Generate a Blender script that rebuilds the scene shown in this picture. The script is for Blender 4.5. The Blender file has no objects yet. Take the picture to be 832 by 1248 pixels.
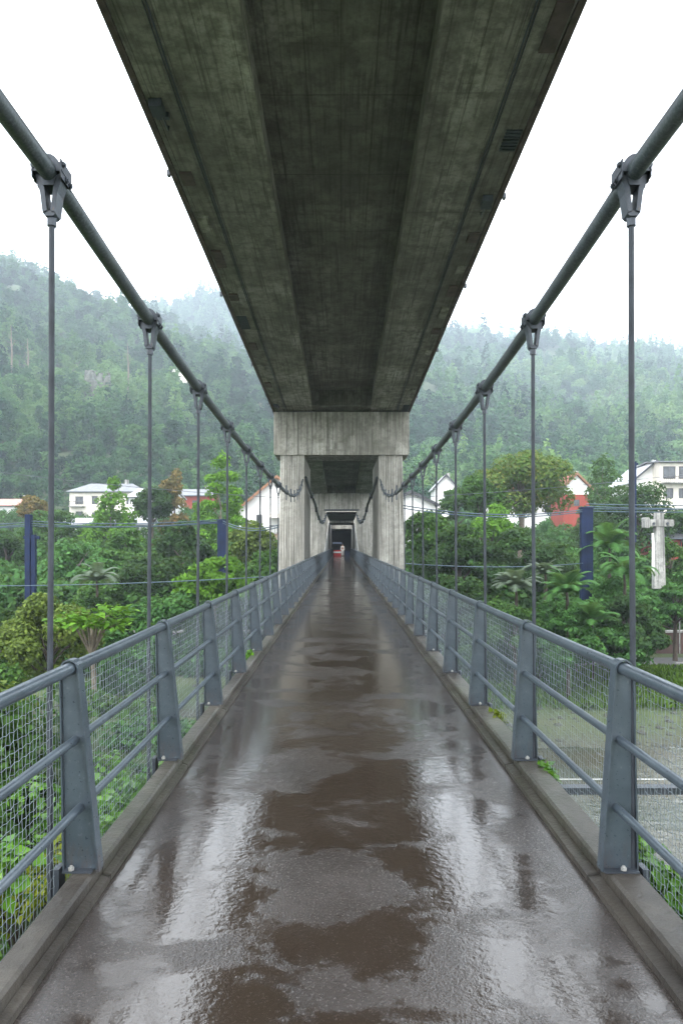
import bpy, math, random
import numpy as np
from mathutils import Vector, Matrix, noise
R = math.radians
F = 832.0; HY = 672.0; CX = 416.0; CZ = 1.75
scene = bpy.context.scene
col = scene.collection

def at(px, py, d):
    return Vector(((px-CX)*d/F, d, CZ+(HY-py)*d/F))
def zl(y):            # walkway level along its gentle rise
    return 0.0108*y
def zu(y):            # soffit of the road bridge overhead
    return 9.53-0.029*y

# ------------------------------------------------------------------ materials
class NT:
    def __init__(s, name):
        s.m = bpy.data.materials.new(name); s.m.use_nodes = True
        s.t = s.m.node_tree; s.t.nodes.clear()
        s.out = s.t.nodes.new('ShaderNodeOutputMaterial')
    def n(s, typ, **kw):
        nd = s.t.nodes.new(typ)
        for k, v in kw.items():
            if k.startswith('i_'):
                key = k[2:]
                key = int(key) if key.isdigit() else key.replace('_', ' ')
                nd.inputs[key].default_value = v
            else: setattr(nd, k, v)
        return nd
    def l(s, a, b): s.t.links.new(a, b)
    def coord(s, scale=(1,1,1), kind='Object', rot=(0,0,0)):
        c = s.n('ShaderNodeTexCoord'); mp = s.n('ShaderNodeMapping')
        mp.inputs['Scale'].default_value = scale; mp.inputs['Rotation'].default_value = rot
        s.l(c.outputs[kind], mp.inputs['Vector']); return mp.outputs[0]
    def noise(s, vec, scale, detail=5, rough=.55, dist=0):
        nd = s.n('ShaderNodeTexNoise'); nd.inputs['Scale'].default_value = scale
        nd.inputs['Detail'].default_value = detail; nd.inputs['Roughness'].default_value = rough
        nd.inputs['Distortion'].default_value = dist
        s.l(vec, nd.inputs['Vector']); return nd.outputs['Fac']
    def ramp(s, fac, stops, interp='LINEAR'):
        r = s.n('ShaderNodeValToRGB'); r.color_ramp.interpolation = interp
        e = r.color_ramp.elements
        while len(e) > 1: e.remove(e[-1])
        e[0].position = stops[0][0]; e[0].color = c4(stops[0][1])
        for p, c in stops[1:]:
            x = e.new(p); x.color = c4(c)
        s.l(fac, r.inputs[0]); return r.outputs[0]
    def mix(s, fac, a, b, typ='MIX'):
        m = s.n('ShaderNodeMix', data_type='RGBA', blend_type=typ)
        if isinstance(fac, (int, float)): m.inputs[0].default_value = fac
        else: s.l(fac, m.inputs[0])
        for v, i in ((a, 6), (b, 7)):
            if isinstance(v, (tuple, int, float)): m.inputs[i].default_value = c4(v)
            else: s.l(v, m.inputs[i])
        return m.outputs[2]
    def math(s, op, a, b=0.0, c=None, clamp=False):
        m = s.n('ShaderNodeMath', operation=op, use_clamp=clamp)
        for v, i in ((a, 0), (b, 1), (c, 2)):
            if v is None: continue
            if isinstance(v, (int, float)): m.inputs[i].default_value = v
            else: s.l(v, m.inputs[i])
        return m.outputs[0]
    def bsdf(s, colr, rough=.6, metal=0, spec=.5, bump=None, bstr=.3, bdist=.01, normal=None):
        b = s.n('ShaderNodeBsdfPrincipled')
        for v, k in ((colr, 'Base Color'), (rough, 'Roughness'), (metal, 'Metallic'), (spec, 'Specular IOR Level')):
            if isinstance(v, tuple): b.inputs[k].default_value = c4(v)
            elif isinstance(v, (int, float)): b.inputs[k].default_value = v
            else: s.l(v, b.inputs[k])
        if bump is not None:
            bp = s.n('ShaderNodeBump'); bp.inputs['Strength'].default_value = bstr; bp.inputs['Distance'].default_value = bdist
            s.l(bump, bp.inputs['Height']); s.l(bp.outputs[0], b.inputs['Normal'])
        s.l(b.outputs[0], s.out.inputs[0]); return b
def c4(c):
    if isinstance(c, (int, float)): return (c, c, c, 1)
    return (c[0], c[1], c[2], 1)

def m_simple(name, c, rough=.6, metal=0, var=.25, scale=6, bump=.15, spec=.5):
    t = NT(name); v = t.coord()
    n = t.noise(v, scale, 6)
    dark = tuple(x*(1-var) for x in c); lite = tuple(min(1, x*(1+var)) for x in c)
    cc = t.ramp(n, [(.3, dark), (.7, lite)])
    t.bsdf(cc, rough, metal, spec, bump=t.noise(v, scale*6, 3), bstr=bump, bdist=.01)
    return t.m

def m_steel():            # blue-grey galvanised / painted steel, weathered and wet
    t = NT('painted steel'); v = t.coord()
    n = t.noise(v, 3.5, 8, .65); n2 = t.noise(v, 55, 4, .6)
    c = t.ramp(n, [(.3, (.038, .053, .068)), (.55, (.066, .088, .108)), (.75, (.115, .142, .165))])
    c = t.mix(t.ramp(n2, [(.62, 0), (.74, .22)]), c, (.28, .32, .35))
    ns = t.noise(t.coord((1, 1, .25)), 22, 5, .6)
    c = t.mix(t.ramp(ns, [(.6, 0), (.78, .5)]), c, (.07, .075, .07))
    sp = t.n('ShaderNodeSeparateXYZ'); t.l(v, sp.inputs[0])
    rn = t.noise(t.coord((1, 1, .3)), 26, 6, .7)
    low = t.math('MULTIPLY', t.math('SUBTRACT', .30, sp.outputs[2]), 3.0, clamp=True)
    c = t.mix(t.math('MULTIPLY', low, t.ramp(rn, [(.48, 0), (.62, .8)])), c, (.085, .045, .028))
    r = t.ramp(n2, [(.3, .26), (.7, .42)])
    t.bsdf(c, r, .2, .8, bump=t.mix(.5, t.noise(v, 130, 3), n2), bstr=.15, bdist=.002)
    return t.m
def m_darksteel():
    t = NT('dark steel'); v = t.coord()
    n = t.noise(v, 8, 8, .65)
    c = t.ramp(n, [(.3, (.028, .035, .044)), (.7, (.07, .082, .10))])
    c = t.mix(t.ramp(t.noise(v, 40, 4), [(.6, 0), (.75, .6)]), c, (.09, .07, .055))
    t.bsdf(c, t.ramp(n, [(.3, .3), (.7, .55)]), .3, .5, bump=t.noise(v, 90, 4), bstr=.4, bdist=.003)
    return t.m
def m_cable():
    t = NT('cable sheath'); v = t.coord()
    n = t.noise(v, 5, 8, .6); f = t.noise(v, 70, 4, .7)
    c = t.ramp(n, [(.3, (.030, .040, .047)), (.52, (.052, .066, .074)), (.75, (.085, .10, .105))])
    c = t.mix(t.ramp(f, [(.45, 0), (.65, .8)]), c, (.115, .135, .14))
    c = t.mix(t.ramp(t.noise(v, 2.2, 5), [(.5, 0), (.7, .6)]), c, (.06, .068, .06))
    t.bsdf(c, .42, .1, .5, bump=f, bstr=.5, bdist=.004)
    return t.m
def m_concrete(name, dark, mid, lite, boards=None, axis=0, green=.3, rough=.8, streak=True, seg=None, bw=1.0):
    """boards: spacing of form-board joints across `axis`"""
    t = NT(name); v = t.coord()
    big = t.noise(v, .55, 8, .62); fine = t.noise(v, 14, 8, .7); med = t.noise(v, 3.2, 7, .65)
    c = t.ramp(big, [(.3, dark), (.5, mid), (.72, lite)])
    c = t.mix(t.ramp(med, [(.38, .75), (.55, 0)]), c, dark)
    c = t.mix(t.ramp(fine, [(.3, .45), (.5, 0)]), c, tuple(x*.55 for x in dark))
    c = t.mix(t.ramp(fine, [(.6, 0), (.8, .3)]), c, tuple(x*1.35 for x in lite))
    if streak:                                   # run-off stains down the face
        sv = t.coord((3.2, 3.2, .16)); s1 = t.noise(sv, 1.6, 6, .6)
        c = t.mix(t.ramp(s1, [(.47, 0), (.64, .85)]), c, tuple(x*.42 for x in dark))
        s2 = t.noise(t.coord((6, 6, .3)), 1.3, 4)
        c = t.mix(t.ramp(s2, [(.58, 0), (.75, .35)]), c, tuple(x*1.3 for x in lite))
    gm = t.noise(t.coord((.8, .5, .8)), 1.1, 7, .65)
    c = t.mix(t.ramp(gm, [(.48, 0), (.68, green)]), c, (.055, .075, .03))
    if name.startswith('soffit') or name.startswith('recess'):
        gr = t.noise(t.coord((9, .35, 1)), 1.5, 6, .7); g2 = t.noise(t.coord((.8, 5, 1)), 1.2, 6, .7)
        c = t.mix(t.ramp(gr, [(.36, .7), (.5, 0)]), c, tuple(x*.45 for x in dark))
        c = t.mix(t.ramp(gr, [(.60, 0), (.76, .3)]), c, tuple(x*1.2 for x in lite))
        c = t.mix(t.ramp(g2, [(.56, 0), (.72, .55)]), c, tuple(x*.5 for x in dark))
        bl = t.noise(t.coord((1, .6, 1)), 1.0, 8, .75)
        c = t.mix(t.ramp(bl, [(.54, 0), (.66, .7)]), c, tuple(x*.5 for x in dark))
    hgt = t.mix(.5, fine, med)
    def line(axis_, spacing, width, wob, strength, c, hgt, off=0.):
        sp = t.n('ShaderNodeSeparateXYZ'); t.l(v, sp.inputs[0])
        x = t.math('ADD', sp.outputs[axis_], off)
        x = t.math('ADD', x, t.math('MULTIPLY', t.noise(v, 1.4, 2), wob))
        fr = t.math('FRACT', t.math('DIVIDE', x, spacing))
        d = t.math('ABSOLUTE', t.math('SUBTRACT', fr, .5))       # .5 at joint
        k = t.math('SUBTRACT', 1.0, t.math('DIVIDE', t.math('SUBTRACT', .5, d), width/spacing), clamp=True)
        patch = t.ramp(t.noise(v, 1.9, 4), [(.3, .35), (.6, 1)])
        kk = t.math('MULTIPLY', k, patch)
        c2 = t.mix(t.math('MULTIPLY', kk, strength), c, tuple(q*.35 for q in dark))
        h2 = t.math('SUBTRACT', hgt, t.math('MULTIPLY', k, .6))
        # every board takes its own tone
        fl = t.math('FLOOR', t.math('ADD', t.math('DIVIDE', x, spacing), .5))
        wn = t.n('ShaderNodeTexWhiteNoise', noise_dimensions='1D'); t.l(fl, wn.inputs['W'])
        c2 = t.mix(t.ramp(wn.outputs[0], [(0, .0), (1, .38)]), c2, tuple(q*.7 for q in dark))
        return c2, h2
    if boards: c, hgt = line(axis, boards, .016*bw, .012, .8, c, hgt)
    if seg:
        c, hgt = line(1, seg, .02, .02, .9, c, hgt)
    t.bsdf(c, rough, 0, .4, bump=hgt, bstr=.6, bdist=.03)
    return t.m
def m_foliage(name, a, b, c, scale=.6, transl=.26, rough=.55, rnd=.3, spec=.06):
    t = NT(name); v = t.coord()
    n = t.noise(v, scale, 4, .6); n2 = t.noise(v, scale*9, 3, .6)
    cc = t.ramp(t.mix(.45, n, n2), [(.32, a), (.5, b), (.66, c)])
    oi = t.n('ShaderNodeObjectInfo')
    cc = t.mix(t.math('MULTIPLY', oi.outputs['Random'], rnd), cc, tuple(x*.55 for x in a))
    at_ = t.n('ShaderNodeAttribute'); at_.attribute_name = 'tint'
    cc = t.mix(t.math('MULTIPLY', at_.outputs['Fac'], .6), cc, tuple(x*1.35 for x in c))
    b1 = t.bsdf(cc, rough, 0, spec)
    tr = t.n('ShaderNodeBsdfTranslucent'); t.l(t.mix(.3, cc, (.25, .35, .05)), tr.inputs[0])
    mx = t.n('ShaderNodeMixShader'); mx.inputs[0].default_value = transl
    t.l(b1.outputs[0], mx.inputs[1]); t.l(tr.outputs[0], mx.inputs[2]); t.l(mx.outputs[0], t.out.inputs[0])
    return t.m
def m_forest(name, cols, pscale=.008):
    t = NT(name)
    g = t.n('ShaderNodeNewGeometry')
    mp = t.n('ShaderNodeMapping'); t.l(g.outputs['Position'], mp.inputs[0])
    n = t.noise(mp.outputs[0], pscale, 5, .6)
    n2 = t.noise(mp.outputs[0], .35, 2)
    oi = t.n('ShaderNodeObjectInfo')
    n = t.math('ADD', t.math('MULTIPLY', t.math('SUBTRACT', n, .5), 2.0), .5)
    f = t.math('ADD', t.math('MULTIPLY', n, .6), t.math('MULTIPLY', oi.outputs['Random'], .32))
    f = t.math('ADD', f, t.math('MULTIPLY', n2, .14))
    cc = t.ramp(f, list(zip((.30, .42, .54, .66, .78), cols)))
    b1 = t.bsdf(cc, .75, 0, .05)
    tr = t.n('ShaderNodeBsdfTranslucent'); t.l(cc, tr.inputs[0])
    mx = t.n('ShaderNodeMixShader'); mx.inputs[0].default_value = .35
    t.l(b1.outputs[0], mx.inputs[1]); t.l(tr.outputs[0], mx.inputs[2]); t.l(mx.outputs[0], t.out.inputs[0])
    return t.m
def m_path():
    """wet, worn walkway: rough wet film with shallow standing water"""
    t = NT('wet walkway'); v = t.coord()
    base = t.ramp(t.noise(v, 1.1, 8, .65), [(.3, (.028, .022, .019)), (.5, (.046, .037, .032)), (.72, (.074, .063, .057))])
    agg = t.noise(v, 85, 5, .8)
    base = t.mix(t.ramp(agg, [(.57, 0), (.68, .8)]), base, (.22, .205, .195))
    base = t.mix(t.ramp(agg, [(.28, .6), (.42, 0)]), base, (.02, .017, .015))
    # long slab joints and hairline cracks
    sp = t.n('ShaderNodeSeparateXYZ'); t.l(v, sp.inputs[0])
    yy = t.math('ADD', sp.outputs[1], t.math('MULTIPLY', t.noise(v, 2.5, 3), .03))
    fr = t.math('ABSOLUTE', t.math('SUBTRACT', t.math('FRACT', t.math('DIVIDE', t.math('ADD', yy, 1.35), 5.3)), .5))
    joint = t.math('SUBTRACT', 1.0, t.math('DIVIDE', t.math('SUBTRACT', .5, fr), .0016), clamp=True)
    base = t.mix(t.math('MULTIPLY', joint, .8), base, (.012, .010, .009))
    # puddle mask: shallow dips, broader than long, deepest either side of the crown
    ax = t.math('ABSOLUTE', sp.outputs[0])
    mr = t.n('ShaderNodeFloatCurve'); cu = mr.mapping.curves[0]
    pts = [(0, .54), (.2, .54), (.42, .575), (.65, .615), (.82, .56), (1, .44)]
    cu.points[0].location = pts[0]; cu.points[-1].location = pts[-1]
    for p in pts[1:-1]: cu.points.new(*p)
    mr.mapping.update(); t.l(t.math('DIVIDE', ax, 1.25), mr.inputs['Value'])
    nz = t.noise(t.coord((.95, 1.25, 1)), 1.25, 7, .58, .35)
    nf = t.noise(t.coord((1, 1.3, 1)), 9, 4, .6)
    s = t.math('ADD', t.math('SUBTRACT', nz, .5), t.math('SUBTRACT', mr.outputs[0], .5))
    s = t.math('ADD', s, t.math('MULTIPLY', t.math('SUBTRACT', nf, .5), .22))
    pud = t.ramp(s, [(-.0, 0), (.03, .6), (.09, 1)])          # 1 = standing water
    film = t.ramp(t.noise(v, 3.1, 5, .6), [(.35, .13), (.65, .26)])
    rough = t.mix(pud, film, .06)
    base = t.mix(t.math('MULTIPLY', pud, .75), base, (.036, .025, .017))
    # bumps: aggregate where the film is thin, ripples + drips on the water
    vor = t.n('ShaderNodeTexVoronoi'); t.l(v, vor.inputs['Vector']); vor.inputs['Scale'].default_value = 95
    rp = t.noise(t.coord((1, 1.1, 1)), 26, 3, .55, .3)
    fine = t.mix(.5, agg, vor.outputs['Distance'])
    h1 = t.math('MULTIPLY', fine, t.math('SUBTRACT', 1.0, t.math('MULTIPLY', pud, .93)))
    bp = t.n('ShaderNodeBump'); bp.inputs['Strength'].default_value = .6; bp.inputs['Distance'].default_value = .004
    t.l(h1, bp.inputs['Height'])
    bp2 = t.n('ShaderNodeBump'); bp2.inputs['Strength'].default_value = .3; bp2.inputs['Distance'].default_value = .004
    t.l(rp, bp2.inputs['Height']); t.l(bp.outputs[0], bp2.inputs['Normal'])
    b = t.bsdf(base, rough, 0, 1.0)
    t.l(bp2.outputs[0], b.inputs['Normal'])
    b.inputs['Coat Weight'].default_value = 0; b.inputs['Coat Roughness'].default_value = .12
    return t.m
def m_river():
    t = NT('river water'); v = t.coord()
    n = t.noise(t.coord((.5, 1, 1)), .16, 6, .6, .8)
    c = t.ramp(n, [(.35, (.026, .034, .020)), (.5, (.045, .050, .032)), (.62, (.075, .078, .058))])
    f = t.noise(t.coord((.6, 1.6, 1)), 1.6, 6, .65)
    c = t.mix(t.ramp(f, [(.56, 0), (.68, .45)]), c, (.25, .26, .24))
    big = t.noise(t.coord((.35, 1, 1)), .35, 5, .6)
    c = t.mix(t.ramp(big, [(.45, 0), (.6, .7)]), c, (.055, .048, .030))
    r = t.ramp(n, [(.4, .12), (.6, .3)])
    t.bsdf(c, r, 0, .5, bump=t.mix(.5, f, t.noise(v, 5, 4)), bstr=.45, bdist=.12)
    return t.m
def m_ground():
    t = NT('ground'); v = t.coord()
    n = t.noise(v, .12, 8, .65); f = t.noise(v, 4, 6, .7)
    c = t.ramp(n, [(.35, (.03, .05, .016)), (.5, (.055, .085, .026)), (.65, (.09, .105, .045))])
    sp = t.n('ShaderNodeSeparateXYZ'); t.l(v, sp.inputs[0])
    lowm = t.math('MULTIPLY', t.math('ADD', t.math('ADD', sp.outputs[2], 6.2), t.math('MULTIPLY', n, 1.2)), -1.6, clamp=True)
    gr = t.ramp(f, [(.3, (.028, .03, .02)), (.5, (.055, .057, .038)), (.7, (.11, .112, .085))])
    low2 = t.math('MULTIPLY', t.math('SUBTRACT', -6.78, t.math('ADD', sp.outputs[2], t.math('MULTIPLY', t.math('SUBTRACT', f, .5), .5))), 4.0, clamp=True)
    c = t.mix(low2, c, gr)
    t.bsdf(c, .75, 0, .3, bump=f, bstr=.7, bdist=.25)
    return t.m
def m_wall(name, c, rough=.8):
    t = NT(name); v = t.coord()
    n = t.noise(v, .7, 7, .6); s = t.noise(t.coord((1.5, 1.5, .15)), 1.2, 5)
    cc = t.ramp(n, [(.3, tuple(x*.82 for x in c)), (.7, c)])
    cc = t.mix(t.ramp(s, [(.55, 0), (.75, .4)]), cc, tuple(x*.55 for x in c))
    t.bsdf(cc, rough, 0, .3, bump=t.noise(v, 12, 4), bstr=.15, bdist=.02)
    return t.m
def m_roof(name, c, spacing=.35):
    t = NT(name); v = t.coord()
    wv = t.n('ShaderNodeTexWave', bands_direction='Z'); wv.inputs['Scale'].default_value = .5/spacing; wv.inputs['Distortion'].default_value = .6
    t.l(v, wv.inputs[0])
    n = t.noise(v, 1.2, 6, .6)
    cc = t.ramp(n, [(.3, tuple(x*.65 for x in c)), (.7, c)])
    cc = t.mix(t.ramp(wv.outputs['Fac'], [(0, .4), (.3, 0)]), cc, tuple(x*.4 for x in c))
    t.bsdf(cc, .6, 0, .4, bump=wv.outputs['Fac'], bstr=.4, bdist=.05)
    return t.m
def m_glass():
    t = NT('window glass'); v = t.coord()
    t.bsdf(t.ramp(t.noise(v, .9, 3), [(.4, (.02, .025, .03)), (.6, (.05, .06, .07))]), .12, 0, .6)
    return t.m

M = dict(
 steel=m_steel(), dsteel=m_darksteel(), cable=m_cable(), path=m_path(), river=m_river(), ground=m_ground(),
 wire=m_simple('galvanised wire', (.22, .26, .29), .45, .2, .3, 20, .1),
 rod=m_simple('hanger rod steel', (.045, .052, .062), .6, .2, .4, 5, .2, .3),
 kerb=m_concrete('kerb concrete', (.035, .03, .025), (.095, .084, .07), (.23, .215, .19), None, green=.5, rough=.3, streak=False, seg=1.77),
 tower=m_concrete('board formed concrete', (.24, .232, .205), (.40, .39, .35), (.54, .53, .48), .24, 0, green=.12),
 beamc=m_concrete('cross beam concrete', (.17, .165, .14), (.34, .333, .29), (.49, .48, .43), .42, 0, green=.25),
 innerc=m_concrete('inner wall concrete', (.3, .3, .28), (.44, .44, .41), (.56, .56, .53), .5, 1, green=.12),
 soffit=m_concrete('soffit concrete', (.115, .108, .095), (.33, .318, .285), (.53, .515, .47), .52, 0, green=.28, streak=False, seg=7.4, bw=.8),
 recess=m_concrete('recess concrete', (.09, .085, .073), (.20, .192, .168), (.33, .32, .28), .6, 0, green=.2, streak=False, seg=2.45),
 rust=m_simple('rusty edge metal', (.075, .055, .05), .6, .2, .5, 4, .3),
 nut=m_simple('zinc nut', (.42, .42, .40), .45, .3, .3, 30),
 white=m_simple('white plastic', (.7, .7, .68), .5, 0, .15, 8),
 blue=m_simple('navy blue paint', (.005, .013, .045), .6, 0, .35, 1.5, .2, .2),
 bluec=m_simple('blue green cable', (.03, .06, .085), .5, 0, .3, 2),
 wallw=m_wall('white render', (.78, .78, .76)), wallc=m_wall('cream render', (.70, .66, .58)),
 wallr=m_wall('red painted wall', (.27, .05, .035)), wallb=m_wall('brown retaining wall', (.085, .05, .042)),
 roofg=m_roof('grey roof', (.19, .20, .215)), roofl=m_roof('pale metal roof', (.42, .44, .46)), roofr=m_roof('red tile roof', (.30, .075, .04)),
 roofp=m_roof('pink tile roof', (.45, .22, .18)), roofd=m_roof('dark slate roof', (.055, .058, .065)), wood=m_simple('brown timber', (.20, .095, .045), .6, 0, .3, 4),
 glass=m_glass(), frame=m_simple('dark frame', (.05, .045, .045), .5), orange=m_simple('orange awning', (.55, .22, .03), .7),
 asphalt=m_simple('asphalt', (.075, .075, .078), .55, 0, .25, 3, .3), stonew=m_concrete('pale stone', (.2, .2, .19), (.36, .36, .34), (.5, .5, .48), None, green=.1),
 bark=m_simple('bark', (.055, .042, .03), .85, 0, .4, 5, .8), barkp=m_simple('pale bark', (.15, .125, .095), .85, 0, .4, 5, .8),
 rock=m_concrete('hill rock', (.035, .035, .03), (.07, .075, .06), (.14, .14, .125), None, green=.6),
 skin=m_simple('skin', (.45, .28, .2), .6), hair=m_simple('hair', (.03, .02, .015), .6), redc=m_simple('red cloth', (.5, .03, .03), .7), navy=m_simple('navy cloth', (.02, .03, .06), .8),
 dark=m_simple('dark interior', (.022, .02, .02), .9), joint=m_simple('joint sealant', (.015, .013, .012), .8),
 # foliage kinds
 f_mid=m_foliage('mid green leaves', (.020, .052, .014), (.040, .095, .022), (.080, .165, .034)),
 f_dark=m_foliage('dark green leaves', (.011, .028, .010), (.023, .054, .017), (.046, .095, .026)),
 f_bright=m_foliage('bright green leaves', (.04, .105, .012), (.075, .18, .018), (.13, .27, .028)),
 f_olive=m_foliage('olive green leaves', (.05, .085, .020), (.09, .135, .028), (.15, .20, .04)),
 f_autumn=m_foliage('autumn leaves', (.07, .08, .03), (.13, .11, .04), (.24, .14, .055), 1.0),
 f_mixed=m_foliage('turning leaves', (.035, .08, .018), (.065, .13, .026), (.15, .14, .035), .35),
 f_grey=m_foliage('grey green fronds', (.06, .085, .06), (.10, .135, .095), (.15, .19, .14)),
 f_fern=m_foliage('fern green', (.020, .06, .018), (.042, .115, .030), (.085, .20, .048)),
 f_vine=m_foliage('glossy vine leaves', (.03, .10, .010), (.065, .19, .014), (.14, .31, .022), 1.2, .35, .32, .2, .4),
 f_yellow=m_foliage('yellow green leaves', (.09, .14, .015), (.16, .21, .02), (.26, .29, .03), 1.2),
 flower=m_simple('lilac flowers', (.62, .56, .72), .6),
 grass=m_foliage('grass blades', (.05, .10, .015), (.085, .17, .022), (.13, .23, .03), .8),
)
M['for_l'] = m_forest('left hillside leaves', [(.008, .026, .015), (.020, .058, .028), (.042, .105, .040), (.08, .165, .055), (.13, .235, .075)])
M['for_r'] = m_forest('right hillside leaves', [(.010, .032, .022), (.024, .068, .038), (.052, .125, .055), (.10, .20, .075), (.17, .28, .10)], .006)
M['hill'] = m_simple('forest floor', (.04, .06, .025), .9, 0, .4, .05, .3)

# ------------------------------------------------------------------ mesh helpers
class MB:
    def __init__(s): s.v = []; s.f = []; s.sm = []
    def add(s, vs, fs, smooth=False):
        o = len(s.v); s.v += [tuple(p) for p in vs]
        for f in fs: s.f.append(tuple(i+o for i in f)); s.sm.append(smooth)
        return s
    def box(s, x0, x1, y0, y1, z0, z1, zf=None):
        g = zf or (lambda y: 0)
        vs = [(x, y, z+g(y)) for z in (z0, z1) for (x, y) in ((x0, y0), (x1, y0), (x1, y1), (x0, y1))]
        return s.add(vs, [(3,2,1,0), (4,5,6,7), (0,1,5,4), (1,2,6,5), (2,3,7,6), (3,0,4,7)])
    def bbox(s, x0, x1, y0, y1, z0, z1, b=.01):
        """box with chamfered vertical-plane edges along y"""
        pts = [(x0+b, z0), (x1-b, z0), (x1, z0+b), (x1, z1-b), (x1-b, z1), (x0+b, z1), (x0, z1-b), (x0, z0+b)]
        return s.prism_y(pts, y0, y1)
    def prism_y(s, pts, y0, y1, zf=None, n=1):
        g = zf or (lambda y: 0); k = len(pts); vs = []; fs = []
        for j in range(n+1):
            y = y0+(y1-y0)*j/n
            vs += [(x, y, z+g(y)) for x, z in pts]
        for j in range(n):
            for i in range(k):
                a = j*k+i; b = j*k+(i+1) % k
                fs.append((a, b, b+k, a+k))
        fs.append(tuple(range(k-1, -1, -1))); fs.append(tuple(n*k+i for i in range(k)))
        return s.add(vs, fs)
    def prism_x(s, pts, x0, x1):
        k = len(pts); vs = [(x0, y, z) for y, z in pts]+[(x1, y, z) for y, z in pts]
        fs = [(i, i+k, (i+1) % k+k, (i+1) % k) for i in range(k)]+[tuple(range(k)), tuple(range(2*k-1, k-1, -1))]
        return s.add(vs, fs)
    def tube(s, pts, r, n=8, smooth=True, cap=True):
        pts = [Vector(p) for p in pts]; m = len(pts)
        rr = r if hasattr(r, '__len__') else [r]*m
        vs = []; fs = []; up = None
        for i, p in enumerate(pts):
            t = (pts[min(i+1, m-1)]-pts[max(i-1, 0)]).normalized()
            if up is None:
                up = Vector((0, 0, 1)) if abs(t.z) < .9 else Vector((1, 0, 0))
            a = (up-t*up.dot(t)).normalized(); b = t.cross(a); up = a
            for k in range(n):
                q = 2*math.pi*k/n
                vs.append(p+(a*math.cos(q)+b*math.sin(q))*rr[i])
        for i in range(m-1):
            for k in range(n):
                fs.append((i*n+k, i*n+(k+1) % n, (i+1)*n+(k+1) % n, (i+1)*n+k))
        s.add(vs, fs, smooth)
        if cap: s.add([vs[k] for k in range(n)]+[vs[(m-1)*n+k] for k in range(n)], [tuple(range(n-1, -1, -1)), tuple(range(n, 2*n))])
        return s
    def mesh(s, name, mat):
        me = bpy.data.meshes.new(name); me.from_pydata(s.v, [], s.f)
        me.polygons.foreach_set('use_smooth', s.sm); me.materials.append(mat); me.update()
        return me
    def build(s, name, mat, parent=None):
        return link(name, s.mesh(name, mat), parent)
def link(name, me, parent=None):
    o = bpy.data.objects.new(name, me); col.objects.link(o)
    if parent is not None: o.parent = parent
    return o
def tag(o, label=None, cat=None, group=None, kind=None):
    if label: o['label'] = label
    if cat: o['category'] = cat
    if group: o['group'] = group
    if kind: o['kind'] = kind
    return o
def empty(name, loc, label, cat, group=None, rz=0):
    o = bpy.data.objects.new(name, None); col.objects.link(o); o.location = loc; o.rotation_euler.z = rz
    o.empty_display_size = .2
    return tag(o, label, cat, group)
def struct(name, mb, mat): return tag(mb.build(name, mat), kind='structure')
def inst(o, parent=None, loc=None, rz=None):
    c = o.copy(); col.objects.link(c)
    if parent is not None: c.parent = parent
    if loc is not None: c.location = loc
    return c
ORD = ['nearest', 'second', 'third', 'fourth', 'fifth', 'sixth', 'seventh', 'eighth', 'ninth', 'tenth']

# leaf meshes -------------------------------------------------------------
def leaf_mesh(name, P, N, size, mat, rs, aspect=1.5, fold=.25, tintp=.15, extra=None):
    """P,N: (n,3) leaf positions and facing directions. each leaf = 2 triangles-quads folded on its rib"""
    n = len(P)
    N = N/np.maximum(np.linalg.norm(N, axis=1, keepdims=True), 1e-6)
    A = rs.normal(size=(n, 3)); A[:, 2] -= .35
    A = A-N*np.sum(A*N, axis=1, keepdims=True); A /= np.maximum(np.linalg.norm(A, axis=1, keepdims=True), 1e-6)
    B = np.cross(N, A)
    L = (size*rs.uniform(.65, 1.3, n))[:, None]; W = L/aspect
    base = P; tip = P+A*L-N*L*.12; mid = P+A*L*.45
    l = mid+B*W*.5+N*L*fold*.3; r = mid-B*W*.5+N*L*fold*.3
    V = np.stack([base, l, tip, r], 1).reshape(-1, 3)
    i = np.arange(n)*4
    T = np.stack([i, i+1, i+2, i, i+2, i+3], 1).reshape(-1)
    nf = 2*n
    xv, xf = (np.zeros((0, 3)), [])
    me = bpy.data.meshes.new(name)
    me.vertices.add(4*n); me.vertices.foreach_set('co', V.astype(np.float32).ravel())
    me.loops.add(3*nf); me.loops.foreach_set('vertex_index', T.astype(np.int32))
    me.polygons.add(nf); me.polygons.foreach_set('loop_start', np.arange(0, 3*nf, 3, dtype=np.int32))
    me.polygons.foreach_set('loop_total', np.full(nf, 3, dtype=np.int32))
    me.update(calc_edges=True)
    t = np.repeat(np.where(rs.random(n) < tintp, rs.uniform(.4, 1, n), rs.uniform(0, .15, n)), 2)
    a = me.attributes.new('tint', 'FLOAT', 'FACE'); a.data.foreach_set('value', t.astype(np.float32))
    me.materials.append(mat); return me

def clump_points(clumps, n, rs, up=.35, depth=.35):
    C = np.array([c[:3] for c in clumps]); r = np.array([c[3] for c in clumps])
    sq = np.array([c[4] if len(c) > 4 else .75 for c in clumps])
    p = r**2/np.sum(r**2); k = rs.choice(len(clumps), n, p=p)
    D = rs.normal(size=(n, 3)); D[:, 2] += up; D /= np.linalg.norm(D, axis=1, keepdims=True)
    rad = 1-depth*rs.random(n)**1.6
    off = D*(r[k]*rad)[:, None]; off[:, 2] *= sq[k]
    P = C[k]+off
    N = D+rs.normal(size=(n, 3))*.55; N[:, 2] += .45
    return P, N

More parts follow.
